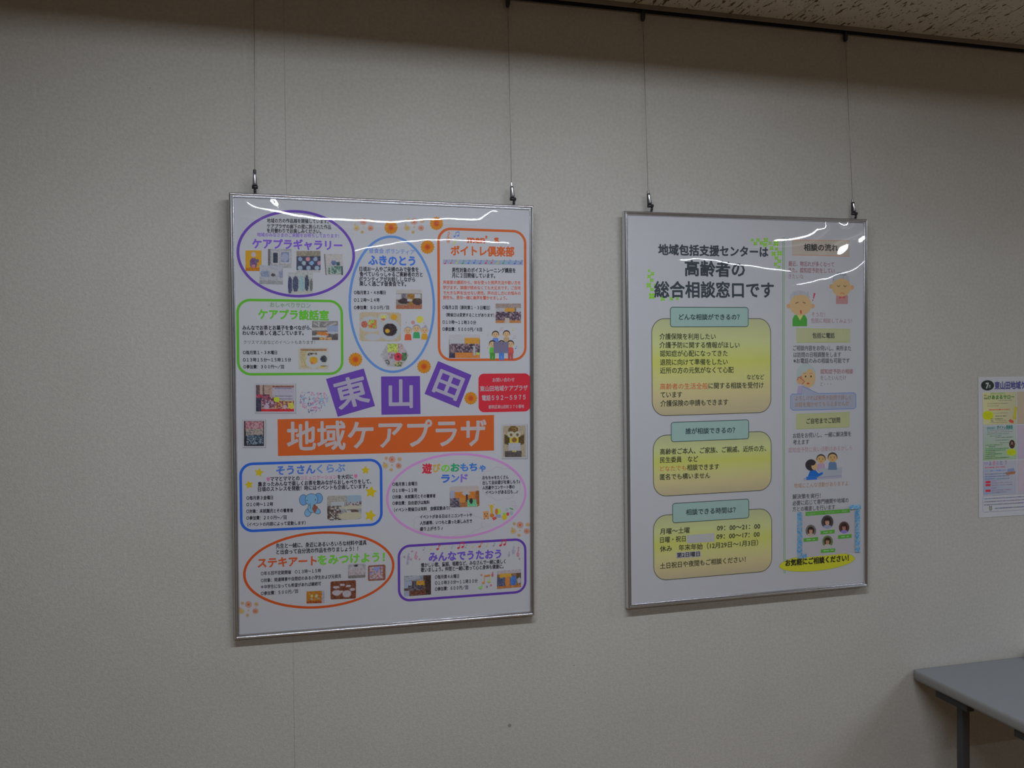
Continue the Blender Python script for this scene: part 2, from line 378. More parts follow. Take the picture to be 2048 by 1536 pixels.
        for j in range(ny-1):
            for i in range(nx-1):
                u, v_ = (U[j, i]+U[j, i+1])/2, (V[j, i]+V[j+1, i])/2
                if mask == 'round':
                    r = .09; dx, dy = max(r-u, u-1+r, 0), max(r-v_, v_-1+r, 0)
                    if math.hypot(dx, dy) > r: continue
                if mask == 'circle' and math.hypot(u-.5, v_-.5) > .5: continue
                if mask == 'hex' and abs(u-.5)*1.0+abs(v_-.5)*.5 > .5: continue
                fs.append((j*nx+i, j*nx+i+1, (j+1)*nx+i+1, (j+1)*nx+i))
        if mask == 'feather':
            for j in range(ny):
                for i in range(nx):
                    e = min(U[j, i], 1-U[j, i], V[j, i], 1-V[j, i])/.13
                    if e < 1: cols[j*nx+i] = tuple(c*e+p_*(1-e) for c, p_ in zip(cols[j*nx+i], pap))
        s.add(pts, fs, cols)
        return s.done(name, parent, label)
    # --- little ornaments
    def gerbera(s, x, y, r=13):
        for i in range(16):
            a = math.tau*i/16; s.ell(x+math.cos(a)*r*.66, y+math.sin(a)*r*.66, r*.36, r*.2, (205, 138, 45) if i % 2 else (196, 124, 38), math.degrees(a), 8)
        s.ell(x, y, r*.62, r*.62, (203, 130, 40)); s.ell(x, y, r*.42, r*.42, (188, 84, 38)); s.ell(x, y, r*.2, r*.2, (140, 62, 36))
    def spray(s, x, y, k=1.0):                # little burst of star flowers
        for dx, dy, r, c in ((0, 0, 7, (196, 104, 62)), (-14, 13, 6, (196, 158, 60)), (14, 13, 6, (196, 112, 70)), (16, -1, 4.5, (190, 152, 88)), (-12, -3, 3.5, (190, 150, 90)), (-2, 21, 3.5, (192, 160, 92)), (0, 11, 2, (190, 165, 110)), (-17, 6, 2, (188, 160, 110))):
            n_ = 12
            for i in range(n_):
                a = math.tau*i/n_; X, Y = x+dx*k, y+dy*k
                s.poly([(X+math.cos(a-.16)*r*.3, Y+math.sin(a-.16)*r*.3), (X+math.cos(a-.11)*r, Y+math.sin(a-.11)*r), (X+math.cos(a+.11)*r, Y+math.sin(a+.11)*r), (X+math.cos(a+.16)*r*.3, Y+math.sin(a+.16)*r*.3)], c)
            s.ell(X, Y, r*.36, r*.36, tuple(int(v*.85) for v in c), n=8)
    def star(s, x, y, r, col, rot=0):
        s.poly([(x+math.cos(math.radians(rot-90+36*i))*(r if i % 2 == 0 else r*.5), y+math.sin(math.radians(rot-90+36*i))*(r if i % 2 == 0 else r*.5)) for i in range(10)], col)
    def note(s, x, y, col, k=1.0, two=False):
        s.ell(x, y, 2.4*k, 1.8*k, col, -20, 10); s.line([(x+2*k, y), (x+2.6*k, y-8*k)], 1*k, col)
        if two: s.ell(x+7*k, y-1.5*k, 2.4*k, 1.8*k, col, -20, 10); s.line([(x+9*k, y-1.5*k), (x+9.6*k, y-9.5*k)], 1*k, col); s.line([(x+2.6*k, y-8*k), (x+9.6*k, y-9.5*k)], 1.8*k, col)
        else: s.line([(x+2.6*k, y-8*k), (x+5.2*k, y-5*k)], 1*k, col)
    def clef(s, x, y, k, col):
        pts = [(x+k*p[0], y+k*p[1]) for p in ((1, 8), (-2, 9), (-3, 7), (-1, 6), (1, 7), (1.5, 10), (0, 4), (-1, -6), (0, -10), (2, -9), (2, -6), (-2, -1), (-4, 3), (-2, 6), (2, 6), (4, 3), (2, 0), (-1, 1), (-1, 3))]
        s.line(pts, 1.1, col)
    def clover(s, x, y, r):
        for i in range(4):
            a = math.radians(45+90*i); s.ell(x+math.cos(a)*r*.56, y+math.sin(a)*r*.56, r*.46, r*.36, (108, 158, 48), math.degrees(a), 8)
    def person(s, x, y, r, skin, hair, cloth, hairtop=True, old=False, body=1.0, legs=None):
        s.poly([(x-r*.95*body, y+r*2.6), (x-r*.8*body, y+r*1.15), (x-r*.3, y+r*.8), (x+r*.3, y+r*.8), (x+r*.8*body, y+r*1.15), (x+r*.95*body, y+r*2.6)], cloth)
        if legs: s.poly([(x-r*.75, y+r*2.5), (x+r*.75, y+r*2.5), (x+r*.7, y+r*4.6), (x+r*.1, y+r*4.6), (x, y+r*3), (x-r*.1, y+r*4.6), (x-r*.7, y+r*4.6)], legs)
        s.ell(x-r*.95, y+r*.1, r*.25, r*.25, skin); s.ell(x+r*.95, y+r*.1, r*.25, r*.25, skin)
        s.ell(x, y-r*.12, r*1.02, r*.98, hair); s.ell(x, y+r*.12, r*.9, r*.86, skin)
        dk = (70, 50, 45)
        s.ell(x-r*.35, y+r*.08, r*.1, r*.1, dk, n=8); s.ell(x+r*.35, y+r*.08, r*.1, r*.1, dk, n=8); s.ell(x, y+r*.52, r*.2, r*.1, (150, 70, 60), n=8)
        s.line([(x-r*.55, y-r*.14), (x-r*.2, y-r*.18)], r*.07, dk); s.line([(x+r*.2, y-r*.18), (x+r*.55, y-r*.14)], r*.07, dk)

def curve_interp(pts):
    X, Y = [p[0] for p in pts], [p[1] for p in pts]; return lambda x: np.interp(x, X, Y)
def needed_up(z, D):          # how far (rad) a mirror at height z must look up to show the lamp row at distance D
    lampz = .968+(.035 if D < 5 else .012)
    return .5*(np.arctan((lampz-z)/D)-np.arctan(z/DIST))

RAILP = [(0, .018), (0, .0045), (.0008, .0020), (.0026, .0004), (.0042, 0), (.0056, .0008), (.0066, .0024), (.0073, .0036), (.0079, .0028), (.0096, .0026), (.0106, .0034), (.0115, .0054), (.0115, .018)]
def framed_poster(sh, W_, H_, label):
    t = empty('framed_poster'); t.matrix_world = sh.m
    tag(t, label, 'framed poster', 'framed posters hanging on the wall')
    hw, hh = W_/2, H_/2
    cs = [(-hw, hh), (hw, hh), (hw, -hh), (-hw, -hh)]; sg = [(1, -1), (-1, -1), (-1, 1), (1, 1)]
    for i in range(4):
        j = (i+1) % 4; v = []
        for k in (i, j):
            v += [(cs[k][0]+sg[k][0]*u, d, cs[k][1]+sg[k][1]*u) for u, d in RAILP]
        n_ = len(RAILP); f = [(q, (q+1) % n_, n_+(q+1) % n_, n_+q) for q in range(n_)]
        f += [tuple(range(n_-1, -1, -1)), tuple(range(n_, 2*n_))]
        o = pyd('frame_rail', v, f, M['alu'], t, True); o.data.set_sharp_from_angle(angle=math.radians(50))
    box('backing_board', -hw+.0116, hw-.0116, .0075, .0165, -hh+.0116, hh-.0116, M['backing'], t)
    paper = box('poster_sheet', -hw+.0116, hw-.0116, .006, .0072, -hh+.0116, hh-.0116, M['paper'], t)
    return t, paper
def cover(t, sh, W_, H_, curves, tilt, seed, anchor):
    """thin clear sheet, slightly buckled. curves: where each far lamp row is mirrored, [(curve, row distance)] from top to bottom"""
    nx, nz = 150, 260; r_ = np.random.RandomState(seed)
    a = np.linspace(-W_/2+.0117, W_/2-.0117, nx); b = np.linspace(-H_/2+.0117, H_/2-.0117, nz)
    A_, B_ = np.meshgrid(a, b); m_ = np.array(sh.m)
    Wd = m_[:3, 0][:, None, None]*A_ + m_[:3, 2][:, None, None]*B_ + m_[:3, 3][:, None, None]
    rel = Wd - np.array(CAM)[:, None, None]
    dot = lambda ax: rel[0]*ax.x+rel[1]*ax.y+rel[2]*ax.z
    px = 1024+FPX*dot(CR)/dot(CF); py = 768-FPX*dot(CU)/dot(CF); mpp = dot(CF)/FPX; z = Wd[2]-CZ
    ys = [c(px) for c, D in curves]; ups = [needed_up(z+(py-y_)*mpp, D) for y_, (c, D) in zip(ys, curves)]
    up = ups[0].copy()
    for i in range(len(curves)-1):
        u = np.clip((py-ys[i])/(ys[i+1]-ys[i]), 0, 1); up = np.where(py > ys[i], ups[i]*(1-u)+ups[i+1]*u, up)
    u = np.clip((py-ys[-1])/90, 0, 1); u = u*u*(3-2*u)
    up = np.where(py > ys[-1], ups[-1]*(1-u)+(-tilt-.0045)*u, up)
    top = np.clip((B_-(H_/2-.034))/.02, 0, 1)               # crinkles under the top rail
    for _ in range(14):
        kx, kz, ph = r_.uniform(20, 110), r_.uniform(20, 90), r_.uniform(0, 6.28)
        up += top*.0022*np.sin(A_*kx+B_*kz+ph); up += .00012*np.sin(A_*kx*1.2+ph)
    up = up+tilt
    h = np.cumsum(-np.tan(up), axis=0)*(b[1]-b[0])
    ja = int(np.argmin(np.abs(b-anchor))); h = h-h[ja]; h = h-h.min()
    v = np.stack([A_, .0055-h, B_], -1).reshape(-1, 3)
    f = [(j*nx+i, j*nx+i+1, (j+1)*nx+i+1, (j+1)*nx+i) for j in range(nz-1) for i in range(nx-1)]
    print('cover bulge', float(h.min()), float(h.max()))
    return pyd('clear_cover', v, f, M['film'], t, True)

# ------------------------------------------------------------------ left poster
shA = Sheet(.2045, -.0945, -.0037, .0202, .0031, .03)
tA, pA = framed_poster(shA, .7284, 1.0399, 'framed poster with purple squares and a wide orange banner, hanging at left')
s = shA; s.parent = pA
DK, PU, GR, OR = (38, 36, 46), (84, 58, 136), (72, 132, 44), (194, 96, 52)
s.begin()
def lettering(label=None): return s.done('lettering', pA, label)
def border(label): return s.done('panel_border', pA, label)
# -- purple ellipse: gallery
s.ring((473, 505), (590, 420), (710, 505), (605, 595), .0062, PU); border('purple ellipse outline')
for t_, x0, x1, y0, h in (("地域の方の作品展を開催しています。", 534, 657, 441, 8.5), ("ケアプラザの廊下の壁に飾られた作品", 534, 662, 452, 8.5), ("を月替わりでお楽しみください。", 534, 642, 461, 8.5)):
    s.text(t_, x0, x1, y0, y0+2, h, DK, .03)
s.text("地域のみなさまのご来館をお待ちしております！", 514, 678, 469, 472, 8, (108, 84, 158), .02)
s.text("ケアプラギャラリー", 505, 684, 487, 491, 19, (100, 72, 158), .05); lettering()
s.photo([(491, 501), (523, 501), (523, 542), (491, 542)], (188, 142, 45), [('e', .5, .2, .16, .12, (175, 165, 170)), ('e', .5, .62, .24, .26, (95, 75, 110)), ('r', .38, .7, .62, .95, (160, 110, 115)), ('e', .75, .5, .1, .08, (90, 75, 100)), ('r', 0, .85, 1, 1, (160, 100, 30))], parent=pA, nx=28)
s.photo([(536, 498), (583, 498), (583, 536), (536, 536)], (140, 140, 142), [('r', 0, 0, .1, 1, (90, 88, 95)), ('r', .18, .12, .46, .8, (170, 170, 172)), ('r', .22, .18, .4, .74, (50, 55, 68)), ('r', .52, .12, .95, .76, (172, 172, 175)), ('r', .56, .16, .9, .7, (105, 112, 140)), ('e', .72, .44, .15, .22, (145, 150, 170))], parent=pA, nx=36)
s.photo([(593, 502), (641, 502), (641, 545), (593, 545)], (60, 62, 80), [('r', 0, 0, 1, .25, (122, 115, 102)), ('r', 0, .9, 1, 1, (150, 150, 150))]+[('e', .15+.16*i, .38 if i % 2 == 0 else .56, .09, .1, c) for i, c in enumerate(((130, 150, 175), (140, 160, 165), (185, 130, 140), (120, 150, 180), (140, 155, 175), (170, 130, 145)))]+[('e', .15+.35*i, .78, .1, .1, (145, 160, 175)) for i in range(3)], parent=pA, nx=36)
s.photo([(519, 530), (566, 532), (566, 569), (519, 568)], [(150, 152, 160), (140, 140, 142)], [('r', .08, .3, .42, .62, (112, 120, 140)), ('r', .82, .28, 1, .62, (120, 126, 145)), ('e', .58, .5, .1, .08, (70, 68, 72)), ('r', .1, .62, .42, .66, (170, 172, 178)), ('r', 0, .8, 1, 1, (128, 128, 132))], parent=pA, nx=36, base=3)
s.photo([(576, 545), (626, 545), (626, 587), (576, 587)], (148, 150, 148), [('e', .08, .6, .09, .42, (62, 68, 95)), ('e', .3, .55, .12, .4, (68, 72, 92)), ('e', .54, .55, .1, .4, (125, 150, 155)), ('e', .75, .5, .09, .38, (62, 66, 80)), ('e', .93, .6, .06, .3, (92, 92, 92)), ('r', .18, .9, .9, 1, (160, 155, 145))], parent=pA, nx=36, base=3)
s.photo([(648, 508), (685, 508), (686, 550), (651, 550)], (152, 148, 148), [('r', .05, .05, 1, .5, (160, 155, 153)), ('e', .5, .42, .14, .12, (80, 92, 125)), ('r', .65, .38, .85, .54, (45, 65, 80)), ('s', .18, .58, .9, .95, ((60, 90, 82), (90, 120, 108), (140, 150, 145))), ('r', .92, .6, 1, 1, (60, 70, 70)), ('r', 0, 0, .04, 1, (90, 88, 92))], parent=pA, nx=28)
# -- green panel: tea room
s.begin(); s.rrect([(472, 597), (686, 600), (687, 750), (474, 751)], .032, .0058, (76, 138, 44)); border('green rounded outline')
s.text("おしゃべりサロン", 540, 621, 609, 611, 10.5, (98, 126, 98), .02)
s.text("ケアプラ談話室", 517, 657, 628, 631, 19, (80, 146, 46), .05)
for t_, x0, x1, y0, h, c, bo in (("みんなでお茶とお菓子を食べながら、", 485, 623, 655.5, 9, DK, .03), ("わいわい楽しく過ごしています。", 485, 607, 666, 9, DK, .03), ("クリスマス会などのイベントもあります！", 487, 630, 684.5, 7.5, (55, 75, 60), .01),
        ("○毎月第１・３木曜日", 486, 554, 705, 7.5, DK, .03), ("○１３時１５分～１５時１５分", 486, 582, 719.5, 7.5, DK, .03), ("○参加費：３００円～／回", 487, 568, 733.5, 7.5, DK, .03)): s.text(t_, x0, x1, y0, None, h, c, bo)
lettering()
s.photo([(624, 642), (676, 642), (676, 680), (624, 680)], [(120, 115, 112), (70, 65, 68)], [('l', .05, .1, .3, .3, (190, 190, 195)), ('l', .25, .05, .28, .3, (200, 200, 205), .2), ('l', .45, .25, .62, .08, (190, 190, 195)), ('l', .55, .3, .95, .1, (180, 180, 185)), ('r', .6, .25, 1, .55, (130, 140, 165)), ('r', 0, .35, .6, .5, (150, 148, 145)), ('r', .2, .55, .65, .78, (165, 105, 55)), ('e', .8, .62, .25, .06, (170, 172, 178)), ('e', .25, .8, .35, .06, (165, 165, 165)), ('s', .3, .85, .75, 1, ((190, 150, 80), (150, 100, 60), (160, 150, 140)))], parent=pA)
s.photo([(595, 694), (659, 694), (659, 740), (595, 740)], (150, 138, 105), [('r', .1, .06, .9, .16, (120, 85, 62)), ('r', .28, .2, .95, .85, (160, 162, 160)), ('s', .32, .24, .6, .38, ((75, 70, 68), (130, 115, 90), (60, 55, 60))), ('e', .5, .62, .24, .3, (178, 180, 180)), ('e', .5, .58, .13, .16, (185, 140, 50)), ('e', .46, .7, .05, .05, (165, 100, 85)), ('e', .82, .52, .11, .15, (52, 55, 62)), ('r', .72, .8, .97, .84, (60, 58, 60)), ('e', .76, .88, .06, .04, (185, 160, 60))], mask='feather', parent=pA, nx=50)
# -- blue ellipse: lunch volunteers
s.begin(); s.ring((697, 610), (783, 471), (870, 610), (785, 746), .0058, (94, 134, 192)); border('blue ellipse outline')
s.text("昼食会 ボランティア", 738, 829, 501, 504, 10, (100, 120, 176), .02)
s.text("ふきのとう", 737, 830, 520, 522, 19, (58, 96, 170), .055)
for t_, x0, x1, y0 in (("日頃お一人やご夫婦のみで昼食を", 719, 837, 538), ("食べていらっしゃるご高齢者の方と", 719, 845, 548), ("ボランティアがお話ししながら", 718, 830, 558), ("楽しく過ごす昼食会です。", 719, 812, 567)): s.text(t_, x0, x1, y0, y0+1, 9.3, DK, .03)
for t_, x1, y0 in (("○毎月第２・４水曜日", 771, 585), ("○１２時～１４時", 759, 600), ("○参加費：５００円／回", 778, 615)): s.text(t_, 708, x1, y0, None, 7.5, DK, .03)
lettering()
s.photo([(792, 579), (844, 579), (844, 618), (792, 618)], (120, 110, 105), [('r', 0, 0, 1, .2, (165, 160, 158)), ('r', .0, .22, .2, .5, (175, 175, 178)), ('r', .24, .2, .36, .5, (90, 90, 100)), ('r', .45, .25, .7, .95, (130, 95, 50)), ('r', .72, .25, .95, .45, (170, 170, 175)), ('e', .3, .6, .22, .14, (60, 50, 52)), ('e', .82, .62, .2, .18, (70, 58, 55)), ('r', 0, .8, 1, 1, (135, 88, 70)), ('r', .42, .5, .62, .6, (190, 190, 190))], parent=pA)
s.photo([(719, 624), (802, 625), (802, 683), (719, 682)], (160, 148, 125), [('e', .26, .42, .26, .28, (180, 182, 188)), ('e', .12, .42, .08, .12, (150, 85, 70)), ('s', .22, .26, .42, .55, ((120, 150, 60), (170, 110, 70), (150, 160, 90), (165, 95, 70))), ('e', .72, .6, .27, .36, (182, 184, 190)), ('e', .73, .6, .17, .22, (52, 45, 48)), ('e', .67, .64, .06, .07, (190, 150, 60)), ('e', .58, .18, .13, .14, (178, 180, 182)), ('e', .58, .16, .08, .07, (165, 165, 90)), ('e', .57, .24, .05, .04, (165, 90, 80)), ('e', .83, .16, .08, .1, (185, 140, 50)), ('e', .32, .86, .2, .12, (180, 182, 188))], mask='round', parent=pA, nx=60)
s.photo([(761, 687), (818, 687), (818, 733), (761, 733)], (140, 138, 140), [('s', .25, .02, .6, .42, ((160, 170, 80), (110, 135, 60), (185, 190, 110))), ('s', .6, .02, .85, .4, ((170, 150, 155), (190, 175, 180), (130, 110, 110))), ('s', .28, .38, .5, .66, ((170, 150, 165), (120, 100, 110))), ('e', .62, .58, .15, .18, (170, 55, 70)), ('e', .62, .58, .05, .06, (90, 40, 50)), ('s', .5, .78, .75, 1, ((150, 130, 90), (165, 150, 120), (60, 85, 55))), ('s', .74, .4, .92, .75, ((60, 85, 60), (80, 105, 80))), ('s', .18, .7, .35, .9, ((60, 58, 62), (140, 140, 142)))], mask='hex', parent=pA, nx=50)
s.begin(); SK = (186, 158, 122)
s.person(816, 661, 7.5, SK, (120, 118, 125), (190, 90, 60)); s.done('person_print', pA); s.person(833, 657, 7.5, SK, (115, 112, 120), (50, 120, 80)); s.done('person_print', pA); s.person(849, 661, 7, SK, (125, 120, 130), (200, 150, 50)); s.ell(851, 653, 3, 3, (125, 120, 130)); s.done('person_print', pA)
for a_ in ((840, 639, 7, 7, (198, 188, 84)), (826, 645, 4, 4, (196, 150, 150)), (812, 645, 1.3, 1.3, (150, 150, 170)), (848, 646, 1.2, 1.2, (190, 150, 160))): s.ell(*a_); s.done('dot_print', pA)
# -- orange panel: singing club
s.rrect([(875, 454), (1053, 461), (1053, 724), (875, 720)], .034, .0062, OR); border('orange rounded outline')
s.text("men’", 935, 974, 477.5, 478.5, 18, OR, .06); s.text("s", 989, 996.5, 477.5, None, 18, OR, .06)
s.text("ボイトレ倶楽部", 902, 1028, 501, 503.5, 19, OR, .05)
for t_, x0, x1, y0, h, c, bo in (("男性対象のボイストレーニング講座を", 904, 1031, 540, 9.5, DK, .03), ("月に２回開催しています。", 904, 990, 550.5, 9.5, DK, .03), ("声楽家の講師から、体を使った発声方法や歌い方を", 886, 1041, 564.5, 7.3, (190, 92, 66), .02), ("学びます。楽譜が読めなくても大丈夫です。ご自宅", 886, 1041, 575, 7.3, (190, 92, 66), .02), ("で大きな声を出せない男性、声の出し方にお悩みの", 886, 1041, 585.5, 7.3, (190, 92, 66), .02), ("男性も、是非一緒に美声を響かせましょう。", 886, 1014, 595, 7.3, (190, 92, 66), .02),
        ("○毎月２回（原則第１・３日曜日）", 885, 980, 614.5, 7.5, DK, .03), ("（開催日は変更することがあります）", 892, 988, 629.5, 7, DK, .025), ("○１０時～１１時３０分", 885, 952, 644, 7.5, DK, .03), ("○参加費：５０００円／６回", 885, 964, 658, 7.5, DK, .03)): s.text(t_, x0, x1, y0, y0+1, h, c, bo)
lettering()
s.clef(897, 475, 1.15, (168, 100, 66)); s.note(909, 473, (80, 105, 160), 1, True); s.note(908, 486, (178, 182, 84)); s.done('music_print', pA)
s.poly([(886, 519), (1046, 521), (1046, 530), (886, 528)], (150, 162, 182))
for i in range(4): s.line([(886, 520.5+2*i), (1046, 522.5+2*i)], .5, (120, 130, 150))
for i, c in enumerate(((160, 60, 85), (180, 80, 95), (190, 180, 80), (50, 120, 80), (60, 110, 170), (55, 90, 160), (90, 85, 140), (180, 60, 85), (180, 75, 85), (190, 182, 80), (60, 125, 85), (80, 130, 180), (50, 85, 160), (90, 85, 130))): s.note(890+11.6*i, 527-(i % 3)*.6, c, .85)
s.done('music_strip', pA)
s.photo([(991, 607), (1042, 607), (1042, 646), (991, 646)], (90, 80, 85), [('r', 0, 0, 1, .24, (128, 115, 110)), ('r', 0, .25, .35, .5, (150, 148, 155)), ('r', .35, .24, .75, .5, (175, 130, 60)), ('r', .8, .22, 1, .45, (165, 165, 170)), ('s', 0, .42, 1, .85, ((55, 50, 62), (100, 85, 95), (70, 60, 72), (140, 120, 125))), ('r', 0, .85, 1, 1, (150, 105, 70)), ('r', .35, .75, .55, 1, (170, 160, 150))], parent=pA)
s.photo([(898, 669), (960, 669), (960, 716), (898, 716)], (90, 82, 85), [('r', 0, 0, 1, .2, (170, 168, 172)), ('r', .02, .2, .5, .42, (180, 182, 186)), ('r', .5, .15, .98, .45, (178, 130, 58)), ('s', .05, .38, .98, .78, ((50, 46, 58), (95, 80, 88), (75, 66, 78), (130, 110, 112))), ('r', .2, .78, 1, 1, (172, 112, 62)), ('r', .0, .8, .2, 1, (60, 55, 70)), ('r', .78, .5, .86, .9, (165, 170, 178)), ('r', .88, .76, .98, .86, (150, 180, 90))], parent=pA)
s.begin(); BK = (42, 38, 44)
s.person(991, 669, 7, SK, BK, (84, 108, 164)); s.done('person_print', pA); s.person(1013, 668, 7, SK, BK, (140, 118, 92)); s.poly([(987, 684), (1017, 684), (1017, 706), (987, 706)], (90, 88, 108)); s.done('person_print', pA); s.begin(1)
s.person(985, 688, 7, SK, BK, (76, 140, 58), legs=(60, 110, 50)); s.done('person_print', pA); s.begin(1); s.person(1003, 688, 7, SK, BK, (98, 148, 190), legs=(60, 100, 160)); s.done('person_print', pA); s.begin(1); s.person(1021, 688, 7, SK, BK, (184, 84, 76), legs=(135, 65, 65)); s.done('person_print', pA)
for a_ in ((1000, 661, (150, 130, 135), .6, True), (1026, 677, (150, 130, 130), .6, True), (1025, 661, (190, 180, 90), .6), (1031, 697, (80, 110, 160), .7), (975, 696, (150, 140, 100), .7), (975, 670, (140, 150, 120), .6)): s.note(*a_); s.done('note_print', pA)
# -- flowers
for x, y, r_ in ((782, 455, 13.5), (873, 447, 13.5), (855, 494, 14), (711, 719, 14), (848, 733, 14), (941.5, 796.5, 13)):
    s.begin(1); s.gerbera(x, y, r_); s.done('gerbera_print', pA)
for x, y, k in ((727, 443, 1), (828, 443, 1), (784, 919, .95), (1040, 1050, .95), (497, 1209, 1)):
    s.begin(1); s.spray(x, y, k); s.done('flower_spray_print', pA)
# -- the name: three purple squares and the orange banner
for q, ch, (x0, x1, ya, yb), h in (([(652, 758), (727.5, 737), (750, 812), (675.6, 833.6)], "東", (672, 733, 792, 776), 57), ([(762, 753), (840, 752), (841, 828), (763, 829.5)], "山", (778.5, 824.5, 787.5, 787), 55), ([(876, 722), (943, 750), (917.6, 815.7), (849, 787.7)], "田", (874, 921, 759, 778), 50)):
    s.begin(1); s.poly(q, (80, 54, 126)); s.done('purple_square', pA, 'purple square'); s.begin(2)
    s.text(ch, x0, x1, ya, yb, h, (172, 166, 184), .035); s.done('lettering', pA, 'white character on a purple square')
s.begin(1); s.poly([(555, 838.5), (988, 830), (988, 901), (556, 912)], (184, 88, 42)); s.done('orange_banner', pA, 'wide orange banner')
s.begin(2); s.text("地域ケアプラザ", 575, 972, 873, 864.5, 55, (186, 176, 178), .035); s.done('lettering', pA, 'large white lettering on the orange banner')
s.begin(1); s.rfill([(957, 748), (1060, 746), (1060, 823), (957, 824.5)], .014, (180, 44, 58)); s.done('contact_panel', pA, 'red rounded contact panel')
s.begin(2); WH = (188, 172, 178)
s.text("お問い合わせ", 985, 1029, 760, 759, 8, WH, .02); s.text("東山田地域ケアプラザ", 960, 1055, 777.5, 775.5, 10.5, WH, .03); s.text("電話５９２－５９７５", 964, 1051, 796, 794, 10.5, WH, .035); s.text("都筑区東山田町２７０番地", 977, 1048, 814, 812.5, 7, WH, .02)
s.done('lettering', pA, 'white lettering on the red panel')
s.photo([(512, 770), (588, 770), (588, 823), (512, 823)], (140, 120, 110), [('r', 0, 0, .2, .4, (85, 70, 75)), ('r', .1, 0, .18, .45, (150, 130, 120)), ('r', .42, .05, 1, .75, (150, 146, 158)), ('r', .42, .04, 1, .08, (110, 60, 60))]+[('r', .5, .12+.1*i, .95, .135+.1*i, (90, 85, 105)) for i in range(6)]+[('s', 0, .35, .35, .6, ((150, 60, 75), (120, 70, 85), (80, 50, 65))), ('s', .15, .45, .5, .85, ((105, 75, 92), (150, 130, 145), (70, 50, 62), (130, 60, 75))), ('s', .5, .6, 1, .9, ((120, 60, 70), (150, 110, 120), (90, 60, 55), (160, 140, 70))), ('e', .54, .55, .08, .1, (165, 180, 50)), ('r', 0, .5, .14, 1, (50, 50, 66)), ('r', .14, .9, 1, 1, (160, 40, 50)), ('e', .28, .82, .06, .1, (175, 160, 175)), ('e', .76, .82, .05, .08, (180, 165, 170)), ('e', .92, .78, .08, .12, (170, 160, 70))], parent=pA, nx=56, frame=True)
s.photo([(488, 842), (528, 842), (528, 892), (488, 892)], (60, 58, 62), [('r', 0, 0, 1, 1, (45, 42, 48)), ('s', .08, .02, .95, .42, ((160, 115, 125), (140, 90, 100), (170, 140, 145), (120, 80, 90))), ('s', .1, .3, .97, .6, ((150, 130, 128), (120, 118, 105), (100, 95, 100))), ('s', .14, .55, .97, .95, ((75, 85, 100), (50, 60, 72), (110, 120, 130), (40, 48, 58)))], parent=pA, nx=36, frame=True)
s.photo([(1006, 852), (1051, 851), (1051, 914), (1006, 914)], (135, 125, 108), [('e', .45, .14, .22, .14, (84, 66, 42)), ('s', .28, .04, .62, .2, ((80, 62, 40), (110, 88, 50))), ('r', .18, .25, .8, .62, (165, 150, 62))]+[('l', .05, .3+.06*i, .3, .36+.06*i, (70, 60, 40)) for i in range(5)]+[('l', .68, .38+.06*i, .95, .3+.06*i, (75, 62, 40)) for i in range(5)]+[('e', .36, .28, .17, .1, (188, 184, 165)), ('e', .64, .28, .15, .1, (188, 184, 165)), ('e', .36, .29, .06, .05, (90, 70, 45)), ('e', .64, .29, .06, .05, (90, 70, 45)), ('e', .5, .45, .12, .08, (110, 80, 45)), ('s', .25, .55, .78, .78, ((175, 175, 182), (150, 150, 160))), ('r', .08, .8, .82, 1, (72, 66, 66)), ('r', .4, .78, .6, .84, (150, 140, 90))], parent=pA, nx=44, frame=True)
s.begin(1)
HC = ((120, 146, 165), (165, 115, 140), (110, 90, 130), (170, 120, 150), (95, 130, 150), (150, 90, 125), (90, 85, 115)); placed = []
while len(placed) < 90:
    u, v_ = rng.uniform(-1, 1), rng.uniform(-1, 1); r_ = rng.choice([1.1, 1.6, 2.4, 3.4, 4.4], p=[.4, .25, .2, .1, .05])
    X, Y = u*1.15, v_*1.15-.05
    if (X*X+Y*Y-1)**3-X*X*Y**3 > 0: 
        if rng.rand() < .98: continue
        continue
    x, y = 627+X*25, 808-Y*22
    if any(math.hypot(x-a, y-b_) < r_+q*.9 for a, b_, q in placed):
        if rng.rand() < .99: continue
        break
    placed.append((x, y, r_)); c = HC[len(placed) % 7]; s.ell(x, y, r_, r_, c, n=9)
    if r_ > 2: s.ell(x, y, r_*.62, r_*.62, (160, 158, 165), n=8); s.ell(x, y, r_*.35, r_*.35, c, n=7)
s.done('heart_print', pA, 'heart made of small flowers and dots')
# -- blue panel: parent and child club
s.begin(); s.rrect([(478, 925.5), (765, 917), (765, 1052), (480, 1064.5)], .030, .0062, (44, 92, 186)); border('blue rounded outline')
s.text("そうさん", 553, 630, 941, 938, 18, (72, 104, 178), .05); s.text("くらぶ", 634, 690, 938, 935, 17, (104, 136, 190), .045)
PK = (184, 110, 150)
s.text("♥", 533, 540, 958.5, None, 8, PK, 0); s.text("ママとママとの", 541, 599, 958, 956, 9, DK, .03); s.text("コミュニケーション", 601, 673, 956, 953.5, 8.5, PK, .02); s.text("を大切に", 675, 706, 954, 953, 9, DK, .03); s.text("♥", 708, 715, 952.5, None, 8, PK, 0)
s.text("集まったみんなで楽しくお茶を飲みながらおしゃべりをして、", 516, 742, 968.5, 962.5, 9, DK, .03); s.text("日頃のストレスを発散！時にはイベントも企画しています。", 516, 735, 978.5, 972.5, 9, DK, .03)
for t_, x1, ya, yb in (("○毎月第３金曜日", 546, 996, 995), ("○１０時～１２時", 546, 1009, 1008), ("○対象：未就園児とその養育者", 586, 1022.5, 1020.5), ("○参加費：２００円～／回", 573, 1036, 1034.5)): s.text(t_, 493, x1, ya, yb, 7.5, DK, .03)
s.text("（イベントの内容によって変動します）", 495, 611, 1049, 1045.5, 7.5, DK, .025); lettering()
